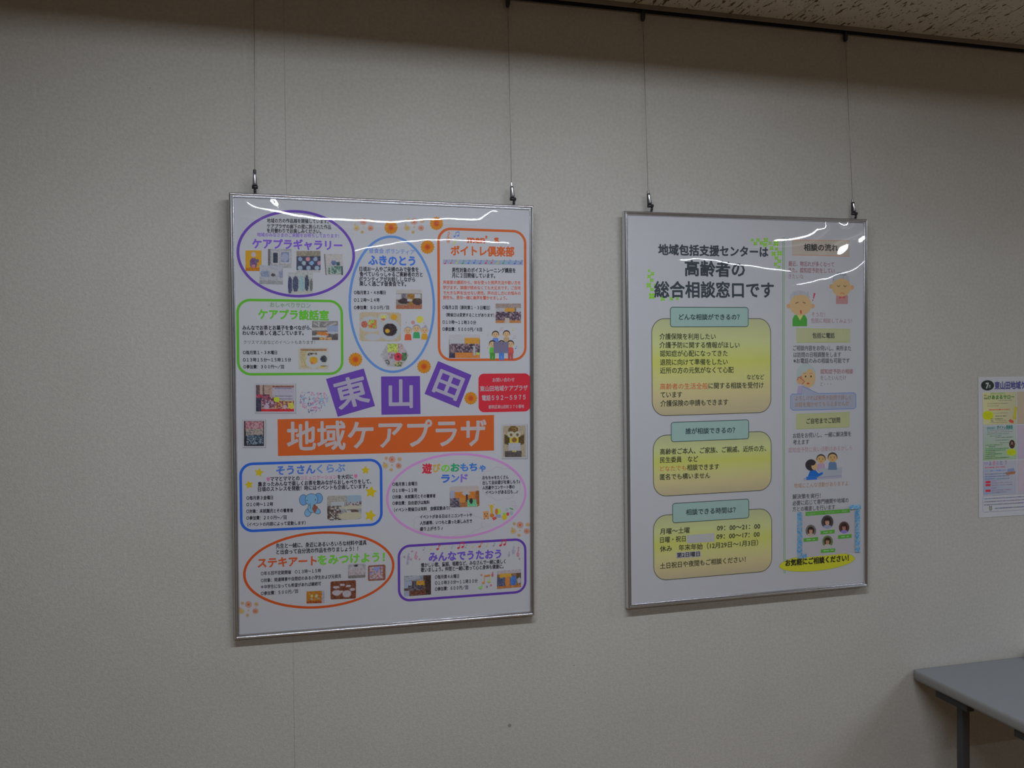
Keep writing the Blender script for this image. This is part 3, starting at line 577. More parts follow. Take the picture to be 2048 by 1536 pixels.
for x, y, r_, a in ((518, 945, 9.5, 8), (498, 969.5, 9, -12), (731, 940.5, 9, 0), (742, 984, 12.5, 8), (740.5, 1031, 12.5, 14)): s.star(x, y, r_, (198, 174, 40), a); s.done('star_print', pA)
EL, EB, OUT = (124, 168, 200), (108, 152, 198), (42, 48, 60)
for (x, y, a, b_, c, ro) in ((607, 1000, 8, 10.5, EB, 0), (637, 996.5, 8, 10, EB, 0), (616, 1025, 6, 8, EL, 20), (634, 1022, 7, 5, EL, 35), (624, 1016, 8, 9, EL, 0), (623, 999, 12.5, 11.5, EL, 0)): s.ell(x, y, a+.8, b_+.8, OUT, ro); s.ell(x, y, a, b_, c, ro)
s.poly([(620, 1004), (626, 1004), (626, 1017), (621, 1017)], EL); s.line([(620, 1006), (620.5, 1017)], .8, OUT); s.poly([(628, 1008), (636, 1014), (630, 1027), (624, 1018)], (108, 66, 56)); s.ell(614, 1000.5, 1, 1.3, OUT); s.ell(631, 999.5, 1, 1.3, OUT); s.done('elephant_print', pA, 'light blue cartoon elephant')
s.photo([(654, 992), (723, 990), (723, 1038), (655, 1041)], (120, 122, 124), [('r', 0, 0, .55, .35, (128, 124, 118)), ('r', .58, 0, 1, .35, (140, 160, 175)), ('r', .1, .25, .5, .45, (150, 155, 158)), ('s', 0, .4, .4, 1, ((70, 60, 58), (100, 90, 85), (60, 48, 48), (150, 148, 148))), ('s', .55, .28, 1, .42, ((90, 70, 68), (140, 140, 145))), ('e', .7, .5, .33, .08, (165, 160, 145)), ('e', .72, .66, .2, .08, (75, 62, 60)), ('e', .68, .85, .36, .16, (178, 172, 150)), ('e', .62, .66, .08, .05, (165, 165, 170))], mask='round', parent=pA, nx=52)
# -- pink ellipse: toy land
s.begin(); s.ring((772, 1005), (925, 905.5), (1053, 978), (900, 1078), .0058, (178, 128, 178)); border('pink ellipse outline')
for ch, x0, x1, y0, c, h in (("遊", 845, 863, 937, (184, 50, 66), 19), ("び", 866, 880, 936, (190, 156, 70), 17), ("の", 883, 899, 936, (100, 158, 58), 16), ("お", 902, 919, 935, (40, 120, 84), 17), ("も", 921, 936, 934.5, (72, 120, 186), 16), ("ち", 939, 954, 934, (54, 108, 180), 16), ("ゃ", 959, 971, 935, (70, 116, 180), 16)): s.text(ch, x0, x1, y0, None, h, c, .05)
for ch, x0, x1, y0, c in (("ラ", 883, 899, 957, (50, 90, 170)), ("ン", 903, 918, 956.5, (86, 112, 182)), ("ド", 922, 935, 956, (116, 94, 168))): s.text(ch, x0, x1, y0, None, 17, c, .05)
for t_, x0, x1, ya, yb in (("○毎月第１金曜日", 785, 834, 968.5, 967), ("○１０時～１２時", 785, 834, 981, 980), ("○対象：未就園児とその養育者", 785, 871, 994, 991.5), ("○参加費：自由遊びは無料", 785, 859, 1006.5, 1004.5), ("（イベント開催日は有料　金額変動あり）", 788, 900, 1020, 1015.5), ("おもちゃをたくさん", 965, 1017, 955.5, 954), ("出して自由遊びを楽しもう♪", 965, 1040, 965.5, 963), ("人形劇やコンサート等の", 965, 1029, 975.5, 973.5), ("イベントがある日も…♪", 971, 1035, 985, 983),
        ("イベントがある日はミニコンサートや", 840, 944, 1034, 1030), ("人形劇等、いつもと違った楽しみ方で", 840, 944, 1046, 1042), ("盛り上がろう ♪", 840, 885, 1058, 1056)): s.text(t_, x0, x1, ya, yb, 7.4, DK, .03)
lettering()
LP_ = (150, 128, 150)
def cloud(cx, cy, rx, ry, nl):
    q = [s.P(cx+rx*(1+.08*abs(math.sin(nl*t/2)))*math.cos(t), cy+ry*(1+.16*abs(math.sin(nl*t/2)))*math.sin(t)) for t in [math.tau*i/140 for i in range(140)]]; s.band(q, .0007, ink(LP_, cy, s.k))
cloud(1001, 967, 38, 29, 9); cloud(896, 1046, 66, 24, 10)
for x, y, r_ in ((1026, 1007, 5), (1032, 1014, 3), (967, 1050, 5), (978, 1050, 3)): s.band([s.P(x+r_*math.cos(math.tau*i/20), y+r_*math.sin(math.tau*i/20)) for i in range(20)], .0007, ink(LP_, y, s.k))
s.done('cloud_print', pA, 'thin cloud outlines')
s.photo([(899, 973), (958, 971), (959, 1013), (900, 1015)], (130, 90, 60), [('r', 0, 0, 1, .26, (165, 155, 152)), ('r', .02, .22, .16, .55, (150, 155, 175)), ('r', .18, .28, .85, .6, (170, 108, 56)), ('e', .55, .36, .13, .1, (185, 185, 190)), ('r', .54, .4, .6, .75, (60, 50, 55)), ('s', 0, .55, .35, 1, ((55, 55, 70), (80, 78, 92), (100, 90, 95))), ('r', .32, .55, .52, .8, (190, 130, 70)), ('r', .58, .65, .92, .98, (90, 150, 115)), ('e', .72, .72, .06, .14, (50, 48, 52)), ('r', .9, .25, 1, .9, (120, 72, 45))], mask='round', parent=pA, nx=46)
s.begin()
s.poly([(966, 1023), (977, 1022), (978, 1036), (967, 1037)], (176, 132, 88)); s.ell(969.5, 1028, 1, 1, DK); s.ell(974.5, 1027.6, 1, 1, DK); s.ell(972, 1032, 2.4, 1.2, (120, 70, 50)); s.ell(969, 1038, 2, 1, (150, 80, 60)); s.ell(976, 1037, 2, 1, (150, 80, 60))
s.ell(983, 1013, 4, 3.6, (206, 176, 66)); s.poly([(981, 1014), (985.5, 1014), (986, 1028), (981, 1028)], (206, 172, 62)); s.ell(984, 1031, 4.6, 4, (200, 120, 60)); s.ell(977.5, 1010, 1.8, 1, (206, 176, 66)); s.ell(988, 1009, 1.8, 1, (206, 176, 66))
s.ell(996, 1023, 6, 6, (150, 170, 66)); s.ell(993, 1023, 3, 6, (190, 110, 60)); s.poly([(991, 1029), (1001, 1029), (1003, 1035), (992, 1036)], (150, 160, 186)); s.poly([(984, 1036), (991, 1033), (994, 1037), (987, 1041)], (188, 80, 70))
s.ell(1009, 1034, 5, 6, (214, 192, 54)); s.ell(1009, 1027, 3.6, 2, (100, 150, 70)); s.ell(1015.5, 1028, 2.8, 3.6, (190, 72, 80)); s.ell(1014, 1019, 3.6, 3, (160, 172, 180)); s.ell(1023, 1026, 4, 4.4, (160, 172, 180)); s.poly([(1018, 1015), (1026, 1017), (1027, 1020), (1020, 1018)], (60, 110, 70)); s.done('toys_print', pA, 'printed toys: giraffe, ball, pineapple')
# -- orange ellipse: art
s.ring((486, 1148), (648, 1062.5), (789, 1132), (622, 1218), .0058, (190, 80, 38)); border('orange ellipse outline')
s.text("先生と一緒に、身近にあるいろいろな材料や道具", 552, 733, 1092, 1085, 9.5, DK, .03); s.text("と出会って自分流の作品を作りましょう！！", 553, 716, 1104, 1097, 9.5, DK, .03)
s.text("ステキアート", 516, 633, 1126, 1121, 19, (188, 86, 54), .05); s.text("をみつけよう！", 636, 769, 1120, 1113.5, 19, (84, 142, 50), .05)
for t_, x1, ya, yb in (("○年６回不定期開催　○１３時～１５時", 642, 1147, 1141), ("○対象：発達障害や自閉症のある小学生および兄弟児", 682, 1161, 1152), ("＊中学生になっても希望があれば継続可", 642, 1174, 1167), ("○参加費：５００円／回", 596, 1187, 1182)): s.text(t_, 522, x1, ya, yb, 7.5, DK, .025)
lettering()
s.photo([(696, 1129), (731, 1127), (731, 1155), (696, 1157)], (125, 122, 125), [('e', .5, .5, .45, .45, (150, 148, 152)), ('s', .1, .3, .9, .8, ((150, 145, 150), (125, 120, 125), (140, 128, 130))), ('e', .45, .12, .12, .08, (50, 50, 58)), ('r', 0, .8, 1, 1, (95, 92, 92))], mask='round', parent=pA, nx=30)
s.photo([(736, 1131), (771, 1129), (771, 1160), (736, 1162)], (110, 72, 60), [('s', .1, .12, .85, .9, ((150, 135, 140), (170, 155, 160), (130, 90, 85), (110, 110, 150))), ('e', .5, .25, .18, .12, (110, 120, 165))], mask='round', parent=pA, nx=30)
s.photo([(661, 1163), (712, 1160), (712, 1197), (661, 1199)], (92, 55, 42), [('e', .22, .34, .13, .07, (150, 142, 148)), ('e', .46, .22, .1, .07, (150, 142, 148)), ('e', .7, .3, .1, .07, (150, 142, 148)), ('e', .86, .5, .1, .09, (150, 142, 148)), ('e', .24, .64, .18, .15, (148, 140, 146)), ('e', .64, .72, .17, .2, (146, 140, 146)), ('e', .42, .58, .08, .06, (150, 142, 148))], mask='round', parent=pA, nx=40)
s.photo([(613, 1183), (649, 1181), (649, 1206), (613, 1207)], (140, 92, 38), [('e', .3, .4, .08, .12, (160, 150, 100)), ('e', .55, .4, .08, .14, (165, 165, 130)), ('e', .28, .65, .08, .08, (130, 125, 120)), ('e', .66, .62, .09, .1, (130, 110, 80)), ('r', 0, .82, .85, 1, (120, 58, 32)), ('r', .86, 0, 1, 1, (132, 130, 138))], parent=pA, nx=30)
# -- dark purple panel: singing together
s.begin(); s.rrect([(795, 1090), (1053, 1076), (1053, 1187), (796, 1203)], .030, .0060, (72, 46, 122)); border('dark purple rounded outline')
s.text("みんなでうたおう", 858, 1002, 1114, 1107.5, 18, (82, 62, 138), .05)
s.text("懐かしい歌、童謡、唱歌など、みなさんで一緒に楽しく", 842, 1011, 1130.5, 1122.5, 8.6, DK, .03); s.text("歌いましょう。仲間と一緒に歌って心と身体も健康に。", 842, 1007, 1140, 1132.5, 8.6, DK, .03)
for t_, x1, ya, yb in (("○毎月第４火曜日", 918, 1154, 1152), ("○１０時３０分～１１時３０分", 955, 1166, 1161.5), ("○参加費：６００円／回", 936, 1178, 1174.5)): s.text(t_, 870, x1, ya, yb, 7.6, DK, .03)
lettering()
for i, c in enumerate(((100, 105, 115), (190, 165, 80), (180, 50, 62), (186, 170, 100), (110, 120, 120), (180, 50, 70), (100, 110, 115), (180, 170, 90), (190, 90, 60), (190, 170, 110), (95, 110, 110), (186, 56, 66))):
    s.note(847+14*i, 1100-i*.85, c, 1.15 if c[0] > 175 and c[1] < 100 else .7, c[0] > 175 and c[1] < 80 and i > 3)
s.done('music_strip', pA)
for x, y, k_, c in ((817, 1113, .7, (130, 122, 150)), (832, 1111, .8, (160, 100, 125)), (815, 1124, .5, (120, 120, 140)), (1027, 1100, .8, (128, 128, 145)), (1036, 1106, .7, (170, 110, 125)), (1018, 1108, .5, (140, 130, 150))): s.clef(x, y, k_, c)
for x, y in ((824, 1102), (839, 1118), (809, 1113), (1037, 1095), (1039, 1117), (822, 1118)): s.ell(x, y, 1.8, 1.8, (176, 130, 148), n=8)
for x, y, c in ((967, 1165, (170, 120, 80)), (978, 1163, (120, 140, 80))): s.ell(x, y, 2.8, 2.2, c)
s.line([(969, 1165), (969, 1152)], 1.4, (196, 160, 80)); s.line([(980, 1163), (980, 1150)], 1.4, (180, 170, 80)); s.line([(968.5, 1152), (980.5, 1150)], 3, (196, 130, 70)); s.ell(961, 1175, 3.5, 2.6, (110, 150, 80)); s.line([(964, 1175), (964, 1168)], 1.2, (110, 150, 80)); s.ell(974, 1173, 1.5, 2, (90, 90, 110)); s.ell(982, 1170, 2, 2, (176, 100, 120)); s.clef(985, 1148, .45, (150, 70, 90)); s.ell(963, 1149, 1.8, 1.8, (190, 120, 90))
s.done('music_print', pA)
s.photo([(808, 1152), (862, 1150), (862, 1189), (808, 1193)], (70, 58, 55), [('r', 0, 0, .7, .25, (110, 112, 122)), ('l', 0, .12, .55, .02, (150, 152, 160)), ('l', 0, .22, .6, .1, (145, 148, 158)), ('r', .0, .28, .3, .6, (150, 160, 178)), ('r', .35, .3, .42, .6, (60, 70, 92)), ('r', .45, .28, .75, .5, (150, 112, 45)), ('s', .15, .5, .7, .72, ((50, 48, 58), (90, 85, 92), (60, 60, 75))), ('r', .15, .74, 1, 1, (84, 56, 48)), ('r', 0, .72, .2, 1, (130, 135, 155)), ('r', .8, 0, 1, 1, (50, 42, 42))], parent=pA)
s.photo([(994, 1142), (1042, 1138), (1042, 1174), (994, 1178)], (110, 85, 65), [('r', 0, 0, 1, .2, (140, 132, 138)), ('r', .1, .18, .6, .4, (178, 140, 60)), ('s', 0, .4, .35, .85, ((55, 60, 85), (80, 85, 105))), ('e', .43, .62, .1, .28, (170, 110, 60)), ('e', .68, .62, .13, .3, (60, 95, 150)), ('r', .8, .2, 1, .5, (75, 62, 52)), ('e', .92, .62, .08, .16, (150, 150, 160)), ('r', 0, .85, 1, 1, (140, 92, 55))], parent=pA)
c1 = curve_interp([(457, 402), (508, 405), (530, 413), (545, 419), (575, 424), (600, 430), (630, 434.5), (700, 438), (760, 442), (795, 443), (830, 439), (900, 436), (940, 438), (962, 437), (975, 427), (985, 416), (1069, 412)])
c2 = curve_interp([(457, 540), (600, 525), (692, 503), (740, 492), (790, 482.5), (830, 478), (880, 476), (920, 477), (960, 479), (985, 481), (1069, 490)])
cover(tA, shA, .7284, 1.0399, [(c1, 3.4), (c2, 5.6)], .0202, 3, .43)

# ------------------------------------------------------------------ right poster
shB = Sheet(1.1836, -.0971, .0059, .0157, -.0011, .03, .92)
tB, pB = framed_poster(shB, .7319, 1.0403, 'framed poster with three yellow-green text boxes and a large black title')
s = shB; s.parent = pB; s.begin()
TX = (50, 56, 62)
def letterB(label=None): return s.done('lettering', pB, label)
s.text("地域包括支援センターは", 1317, 1536, 499, 504, 20.5, TX, .045); s.text("高齢者の", 1370, 1489, 536, 539, 30, TX, .05); s.text("総合相談窓口です", 1309, 1547, 579, 580, 31, TX, .045); letterB('large dark title lettering')
for x, y, r_ in ((1504.5, 480, 3.5), (1516, 480, 4.5), (1531.5, 480, 5.5), (1510.5, 487, 4.5), (1523, 486, 4.5), (1540, 486.5, 4), (1552, 486.5, 7), (1530, 490, 5), (1543, 496, 5), (1553, 498, 4), (1547, 507.5, 5.5), (1559, 506.5, 6), (1552.5, 516, 4.5), (1558.5, 522.5, 4.5), (1551, 528.5, 4.5), (1558, 534, 3.5),
        (1298, 541.5, 3.5), (1305, 547.5, 4.5), (1298, 553, 4.5), (1303.5, 560.5, 4.5), (1297.5, 570.5, 6), (1304, 579, 4.5), (1303.5, 592, 7.5), (1325.5, 597.5, 5.5), (1342.5, 597.5, 4.5), (1354.5, 597, 3.5), (1310, 570, 3)): s.clover(x, y, r_); s.done('clover_print', pB)
s.line([(1565.6, 475), (1565.6, 800), (1566.5, 1000), (1567.5, 1147)], 1.3, (98, 120, 92)); s.line([(1568.4, 475), (1568.4, 800), (1569.3, 1000), (1570.3, 1147)], 1.3, (98, 122, 92)); s.done('divider_line', pB, 'thin green double line')
GRAD = [(0, (170, 172, 134)), (.25, (164, 168, 120)), (.45, (154, 156, 84)), (.62, (156, 154, 104)), (.8, (154, 144, 110)), (1, (160, 150, 122))]
for c4, hd in (([(1302.5, 636), (1541, 637), (1543, 826), (1304, 832)], [(1340, 613.5), (1497, 614.5), (1497, 654), (1340, 654.5)]), ([(1306, 870), (1543, 862), (1543, 982), (1306, 992.5)], [(1341.5, 844), (1498, 839), (1498, 878), (1342, 884.5)]), ([(1306, 1029), (1544, 1017.5), (1544, 1144), (1307, 1161)], [(1344, 1006), (1498, 997.5), (1498.5, 1036.5), (1345, 1046.5)])):
    s.begin(0); s.rgrad(c4, .038, GRAD); s.done('text_box', pB, 'yellow-green shaded text box')
    s.begin(1); s.rrect(c4, .038, .0018, (52, 54, 50)); s.done('box_outline', pB)
    s.begin(2); s.rfill(hd, .008, (132, 156, 150)); s.done('heading_box', pB, 'grey-green heading box')
    s.begin(3); s.rrect(hd, .008, .0018, (48, 58, 58)); s.done('box_outline', pB)
s.begin(4); HT = (38, 50, 54); BT = (46, 50, 40); RD = (178, 72, 48)
for t_, x0, x1, ya, yb, h, c, bo in (("どんな相談ができるの？", 1358, 1479, 634, 634, 11.5, HT, .02), ("誰が相談できるの？", 1371, 1470, 862.5, 860, 11.5, HT, .02), ("相談できる時間は？", 1372, 1471, 1024.5, 1019.5, 11.5, HT, .02),
        ("介護保険を利用したい", 1319, 1431, 673, 673, 12, BT, .015), ("介護予防に関する情報がほしい", 1319, 1479, 690, 690, 12, BT, .015), ("認知症が心配になってきた", 1320, 1455, 707, 706.5, 12, BT, .015), ("退院に向けて準備をしたい", 1320, 1455, 724.5, 723.5, 12, BT, .015), ("近所の方の元気がなくて心配", 1320, 1467, 741, 739.5, 12, BT, .015), ("などなど", 1494, 1528, 754, 754, 10, BT, .015),
        ("高齢者の生活全般", 1320, 1415.5, 773, 772, 12, RD, .01), ("に関する相談を受付け", 1417, 1527, 771.5, 770, 12, BT, .015), ("ています", 1321, 1364, 789.5, 789, 12, BT, .015), ("介護保険の申請もできます", 1321, 1456, 807, 804, 12, BT, .015),
        ("高齢者ご本人、ご家族、ご親戚、近所の方、", 1320, 1532, 903.5, 896.5, 11.5, BT, .015), ("民生委員　など", 1320, 1396, 920, 917.5, 11.5, BT, .015), ("どなたでも", 1320, 1372, 937.5, 935.5, 10.5, (180, 104, 50), .01), ("相談できます", 1374, 1438, 935, 933, 11.5, BT, .015), ("匿名でも構いません", 1320, 1420, 954, 950.5, 11.5, BT, .015),
        ("月曜～土曜", 1320, 1379, 1063, 1060, 11.5, BT, .015), ("09：00～21：00", 1434, 1520, 1056, 1052, 11.5, BT, .018), ("日曜・祝日", 1320, 1371, 1080, 1077, 11.5, BT, .015), ("09：00～17：00", 1433, 1519, 1073, 1068, 11.5, BT, .018), ("休み　年末年始（12月29日～1月3日）", 1320, 1516, 1098, 1085, 11.5, BT, .015), ("土日祝日や夜間もご相談ください！", 1320, 1491, 1132, 1118, 11.5, BT, .015)):
    s.text(t_, x0, x1, ya, yb, h, c, bo)
letterB('dark lettering in the text boxes')
s.begin(5); s.poly([(1373, 1070.5), (1429, 1066), (1429.5, 1083), (1374, 1087)], (160, 160, 162)); s.done('paper_patch', pB, 'blank white paper patch stuck over a word')
s.begin(5); s.poly([(1352, 1105), (1401, 1101.5), (1402, 1113.5), (1352, 1117)], (158, 158, 162)); s.done('paper_patch', pB, 'small white paper patch with one line of text')
s.begin(6); s.text("第2日曜日", 1354, 1399.5, 1110.5, 1107.5, 9.5, (40, 38, 50), .03); letterB()
# right column
s.begin(0)
def boxB(c4, fill, edge, wd=.0014):
    s.poly(c4, fill); s.band([s.P(*p) for p in c4], wd, ink(edge, sum(p[1] for p in c4)/4, s.k))
boxB([(1584, 480), (1699, 481.5), (1699, 512.5), (1584.5, 510)], (160, 152, 142), (180, 124, 92)); boxB([(1592, 657), (1700, 658.5), (1700, 684.5), (1593, 685)], (150, 152, 118), (122, 136, 78)); boxB([(1592, 828.5), (1699, 824.5), (1699, 854), (1592, 858)], (146, 148, 112), (118, 132, 74)); s.done('heading_box', pB, 'plain framed heading boxes of the right column')
s.begin(1); RT = (118, 84, 88); GT = (66, 64, 70); TN = (128, 98, 72)
for t_, x0, x1, ya, yb, h, c, bo in (("相談の流れ", 1608, 1676, 494.5, 495.5, 13.5, (50, 50, 54), .03), ("最近、物忘れが多くなって", 1577, 1668, 527, 529, 10, RT, .015), ("きた。認知症予防をしてい", 1577, 1669, 540, 541.5, 10, RT, .015), ("きたいな", 1577, 1607, 552.5, 553, 9.5, RT, .01), ("そうだ！", 1623, 1650, 628.5, 629, 9, RT, .01), ("包括に相談してみよう！", 1622, 1704, 641, 642, 9.5, RT, .01),
        ("包括に電話", 1625, 1669, 671, 671, 10.5, (60, 62, 58), .03), ("ご相談内容をお伺いし、来所また", 1586, 1702, 696, 696.5, 10, GT, .015), ("は訪問の日程調整をします", 1587, 1682, 709.5, 709, 10, GT, .015), ("※お電話のみの相談も可能です", 1587, 1699, 721.5, 721, 10, GT, .015), ("認知症予防の相談", 1641, 1706, 743, 742.5, 9.5, RT, .015), ("をしたいんだけ", 1641, 1692, 755.5, 755.5, 9.5, (98, 86, 90), .01), ("ど・・・", 1641, 1662, 768, 768, 8.5, (98, 86, 90), .01),
        ("ご自宅までご訪問", 1613, 1680, 842.5, 840, 10.5, (60, 62, 56), .03), ("お話をお伺いし、一緒に解決策を", 1586, 1702, 871.5, 867.5, 10, GT, .015), ("考えます", 1586, 1618, 884.5, 883.5, 10, GT, .015), ("認知症予防に良い活動はあるかしら", 1577, 1704, 900.5, 895.5, 10, (128, 100, 104), .01), ("地域にこんな活動がありますよ", 1588, 1696, 971.5, 966.5, 9.5, TN, .01),
        ("解決策を実行！", 1585, 1641, 993.5, 991, 9.5, GT, .015), ("必要に応じて専門機関や地域の", 1585, 1697, 1006.5, 1000, 9.5, GT, .015), ("方との橋渡しを行います", 1585, 1670, 1018.5, 1014, 9.5, GT, .015)): s.text(t_, x0, x1, ya, yb, h, c, bo)
s.poly([(1627.5, 586), (1631, 586.5), (1627.2, 598), (1625.8, 597.7)], (168, 50, 78)); s.ell(1625.6, 600.5, 1.2, 1.2, (168, 50, 78)); s.done("exclamation_print", pB); letterB('small lettering of the right column')
FS, FS2, GH = (172, 146, 108), (180, 142, 106), (138, 140, 146)
s.begin(2)
# worried grey-haired person in pink
s.poly([(1672, 592), (1674, 588), (1693, 588), (1696, 592), (1695.5, 608), (1672, 608)], (176, 132, 132)); s.poly([(1678, 592), (1684, 595), (1690, 591), (1690, 597), (1684, 595.5), (1678, 598)], (150, 70, 70))
s.ell(1682, 562, 17.5, 18, GH); s.ell(1683, 548, 10, 3.2, (110, 112, 118), 8); s.ell(1662.5, 573, 4, 4.5, FS2); s.ell(1704, 575, 4, 4.5, FS2); s.ell(1683, 575, 19, 18, FS)
for x in (1677, 1690): s.line([(x-3, 571), (x, 573.5), (x+3, 571)], 1.2, (70, 56, 50))
s.line([(1680, 588), (1684, 585.5), (1689, 588.5)], 1.2, (150, 70, 60)); s.ell(1683.5, 577, .8, .8, (150, 110, 80)); s.line([(1668, 550), (1667, 562)], 1, (110, 112, 118)); s.line([(1686, 549), (1687, 558)], 1, (112, 114, 120)); s.done('person_print', pB, 'worried grey-haired cartoon face')
s.begin(2)
s.poly([(1585, 652.5), (1585, 638), (1589, 630), (1610, 630), (1614, 638), (1614, 652.5)], (58, 118, 50)); s.poly([(1593, 629), (1607, 629), (1600, 641)], (150, 150, 96))
s.ell(1599, 596, 20, 15, (152, 152, 158)); s.ell(1577.5, 612, 4.5, 4.5, FS2); s.ell(1625, 612, 4.5, 4.5, FS2); s.ell(1601, 610, 22, 21, FS)
s.line([(1591, 607), (1594.5, 605), (1597, 604.5)], 1.5, (80, 62, 54)); s.line([(1605, 604.5), (1608, 605), (1611, 607)], 1.5, (80, 62, 54)); s.poly([(1599.5, 621), (1603, 620), (1603.5, 627), (1600.5, 628)], (178, 70, 50)); s.ell(1601, 610, .9, .9, (150, 110, 80))
for x in (1589, 1601, 1616): s.line([(x, 583), (x-.4, 591)], 2.4, (128, 130, 136))
s.done('person_print', pB, 'cartoon face with green pullover')
s.begin(2)
s.poly([(1596, 772), (1594, 787), (1624, 790), (1620, 777), (1610, 770)], (136, 126, 146)); s.ell(1612, 748, 19.5, 21, (130, 140, 140)); s.poly([(1593, 745), (1593, 768), (1600, 768), (1604, 745)], (130, 140, 140))
s.ell(1617, 756, 14, 19, FS); s.poly([(1600, 742), (1610, 745), (1622, 732), (1612, 727), (1601, 733)], (132, 142, 142))
for x in (1611, 1622): s.ell(x, 753, 1.5, 2, (52, 44, 44)); 
s.line([(1607, 747), (1613, 746.5)], 1, (120, 96, 80)); s.line([(1619, 746.5), (1625, 747)], 1, (120, 96, 80)); s.ell(1616, 767, 2.8, 1.8, (178, 66, 44)); s.ell(1601, 760, 7, 8.5, FS2); s.line([(1594, 761), (1597, 754), (1602, 757), (1602, 752)], 1.2, (120, 60, 60)); s.line([(1602, 757), (1609, 763), (1604, 769)], 1.2, (120, 60, 60)); s.done('person_print', pB, 'grey-haired cartoon person on the phone')
s.begin(3); bq = [(1584, 788), (1603, 788), (1605, 773), (1637, 787), (1708, 785.5), (1712, 789), (1712, 814), (1708, 817.5), (1585, 820.5), (1581, 816), (1581, 792)]
s.poly(bq, (138, 142, 156)); s.band([s.P(*p) for p in bq], .0016, ink((74, 98, 148), 800, s.k)); s.text("よろしければ来所か訪問で詳しく", 1590, 1702, 796.5, 794.5, 9.5, (120, 96, 84), .015); s.text("お話を聞かせてもらえませんか", 1590, 1698, 809.5, 806.5, 9.5, (120, 98, 80), .015); s.done('speech_bubble', pB, 'pale blue speech bubble')
s.begin(2)
s.poly([(1634, 938), (1685, 934), (1683, 951), (1640, 954)], (138, 142, 150)); s.line([(1608, 957), (1683, 951.5)], 1.6, (98, 102, 124)); s.poly([(1607, 957.5), (1683, 952), (1683, 956), (1607, 961)], (128, 128, 140)); s.done('table_print', pB); s.begin(3)
s.person(1642, 918, 9, (176, 146, 100), (64, 56, 54), (138, 116, 136)); s.done('person_print', pB); s.begin(3); s.person(1665, 915, 9.5, (176, 146, 100), (58, 50, 48), (74, 92, 118)); s.done('person_print', pB); s.begin(4)
s.poly([(1638, 937), (1652, 936), (1652, 942), (1637, 943)], (138, 142, 150)); s.poly([(1616, 952), (1620, 941), (1630, 939), (1637, 947), (1645, 944), (1646, 948), (1636, 954), (1616, 954)], (30, 78, 140)); s.poly([(1612, 953.5), (1633, 952), (1634, 959), (1613, 960)], (44, 96, 166))
s.ell(1622, 930, 11.5, 11.5, (44, 40, 46)); s.ell(1628.5, 932, 6, 8, (180, 152, 110)); s.ell(1624, 926, 7, 5, (44, 40, 46)); s.ell(1630, 940, 1.4, 1, (170, 90, 60)); s.done('person_print', pB, 'cartoon person in blue seen from behind')
# staff sheet, ellipse
s.begin(3)
s.ell(1634, 1124.5, 76.5, 17.5, (110, 116, 84), -6.2, 48); s.ell(1634, 1124.5, 75.6, 16.6, (150, 150, 42), -6.2, 48); s.done('slogan_ellipse', pB, 'yellow-green ellipse')
s.begin(4); s.poly([(1595, 1026), (1718, 1010), (1718, 1104), (1700, 1106), (1611, 1115), (1595, 1116)], (128, 126, 130)); s.done('staff_card', pB, 'white card with four portraits')
s.begin(5)
CB = [((86, 130, 160)), ((60, 110, 148)), ((140, 150, 162)), ((108, 146, 170))]
def mottled(x0, y0, x1, y1, st):
    nx_, ny_ = max(1, int((x1-x0)/st)), max(1, int((y1-y0)/st))
    for i in range(nx_):
        for j in range(ny_):
            X, Y = x0+(x1-x0)*i/nx_, y0+(y1-y0)*j/ny_; dy = -(X-1594)*.10 if x1-x0 > 15 else 0
            s.poly([(X, Y+dy), (X+(x1-x0)/nx_, Y+dy), (X+(x1-x0)/nx_, Y+(y1-y0)/ny_+dy), (X, Y+(y1-y0)/ny_+dy)], CB[rng.randint(4)])
mottled(1594, 1024, 1604, 1117, 2.2); mottled(1709.5, 1011, 1718.5, 1104, 2.2)
mottled(1699, 1020.5, 1720, 1029, 2.2); mottled(1604, 1107, 1612, 1116, 2.2); s.done('card_border', pB, 'blue speckled card border')
s.begin(6); GN = (62, 118, 44)
for q in ([(1611, 1024), (1699, 1017.5), (1700, 1025), (1611, 1032)], [(1607, 1077), (1636, 1074), (1636, 1081.5), (1607, 1084)], [(1641, 1062), (1669, 1059), (1669, 1066.5), (1641, 1069)], [(1676, 1070.5), (1703, 1068), (1703, 1075.5), (1676, 1078)], [(1641.5, 1099), (1670, 1096.5), (1670, 1104), (1641.5, 1106)]): s.poly(q, GN)
s.text("東山田地域ケアプラザ　地域包括支援センター　職員紹介", 1614, 1696, 1028, 1021.5, 4, (140, 160, 128), .01)
s.done('name_strips', pB, 'green strips on the card'); s.begin(7)
for x0, x1, ya, yb in ((1613, 1630, 1079.6, 1078.6), (1647, 1664, 1065, 1063.6), (1682, 1697, 1073.5, 1072.5), (1647, 1667, 1101.6, 1100)):
    xm = x0+(x1-x0)*.62; s.line([(x0, ya), (xm-1.5, ya-.5)], 1.8, (122, 150, 108)); s.line([(xm+1.5, yb+.4), (x1, yb)], 1.8, (122, 150, 108))
s.done('name_strips', pB, 'green strips on the card')
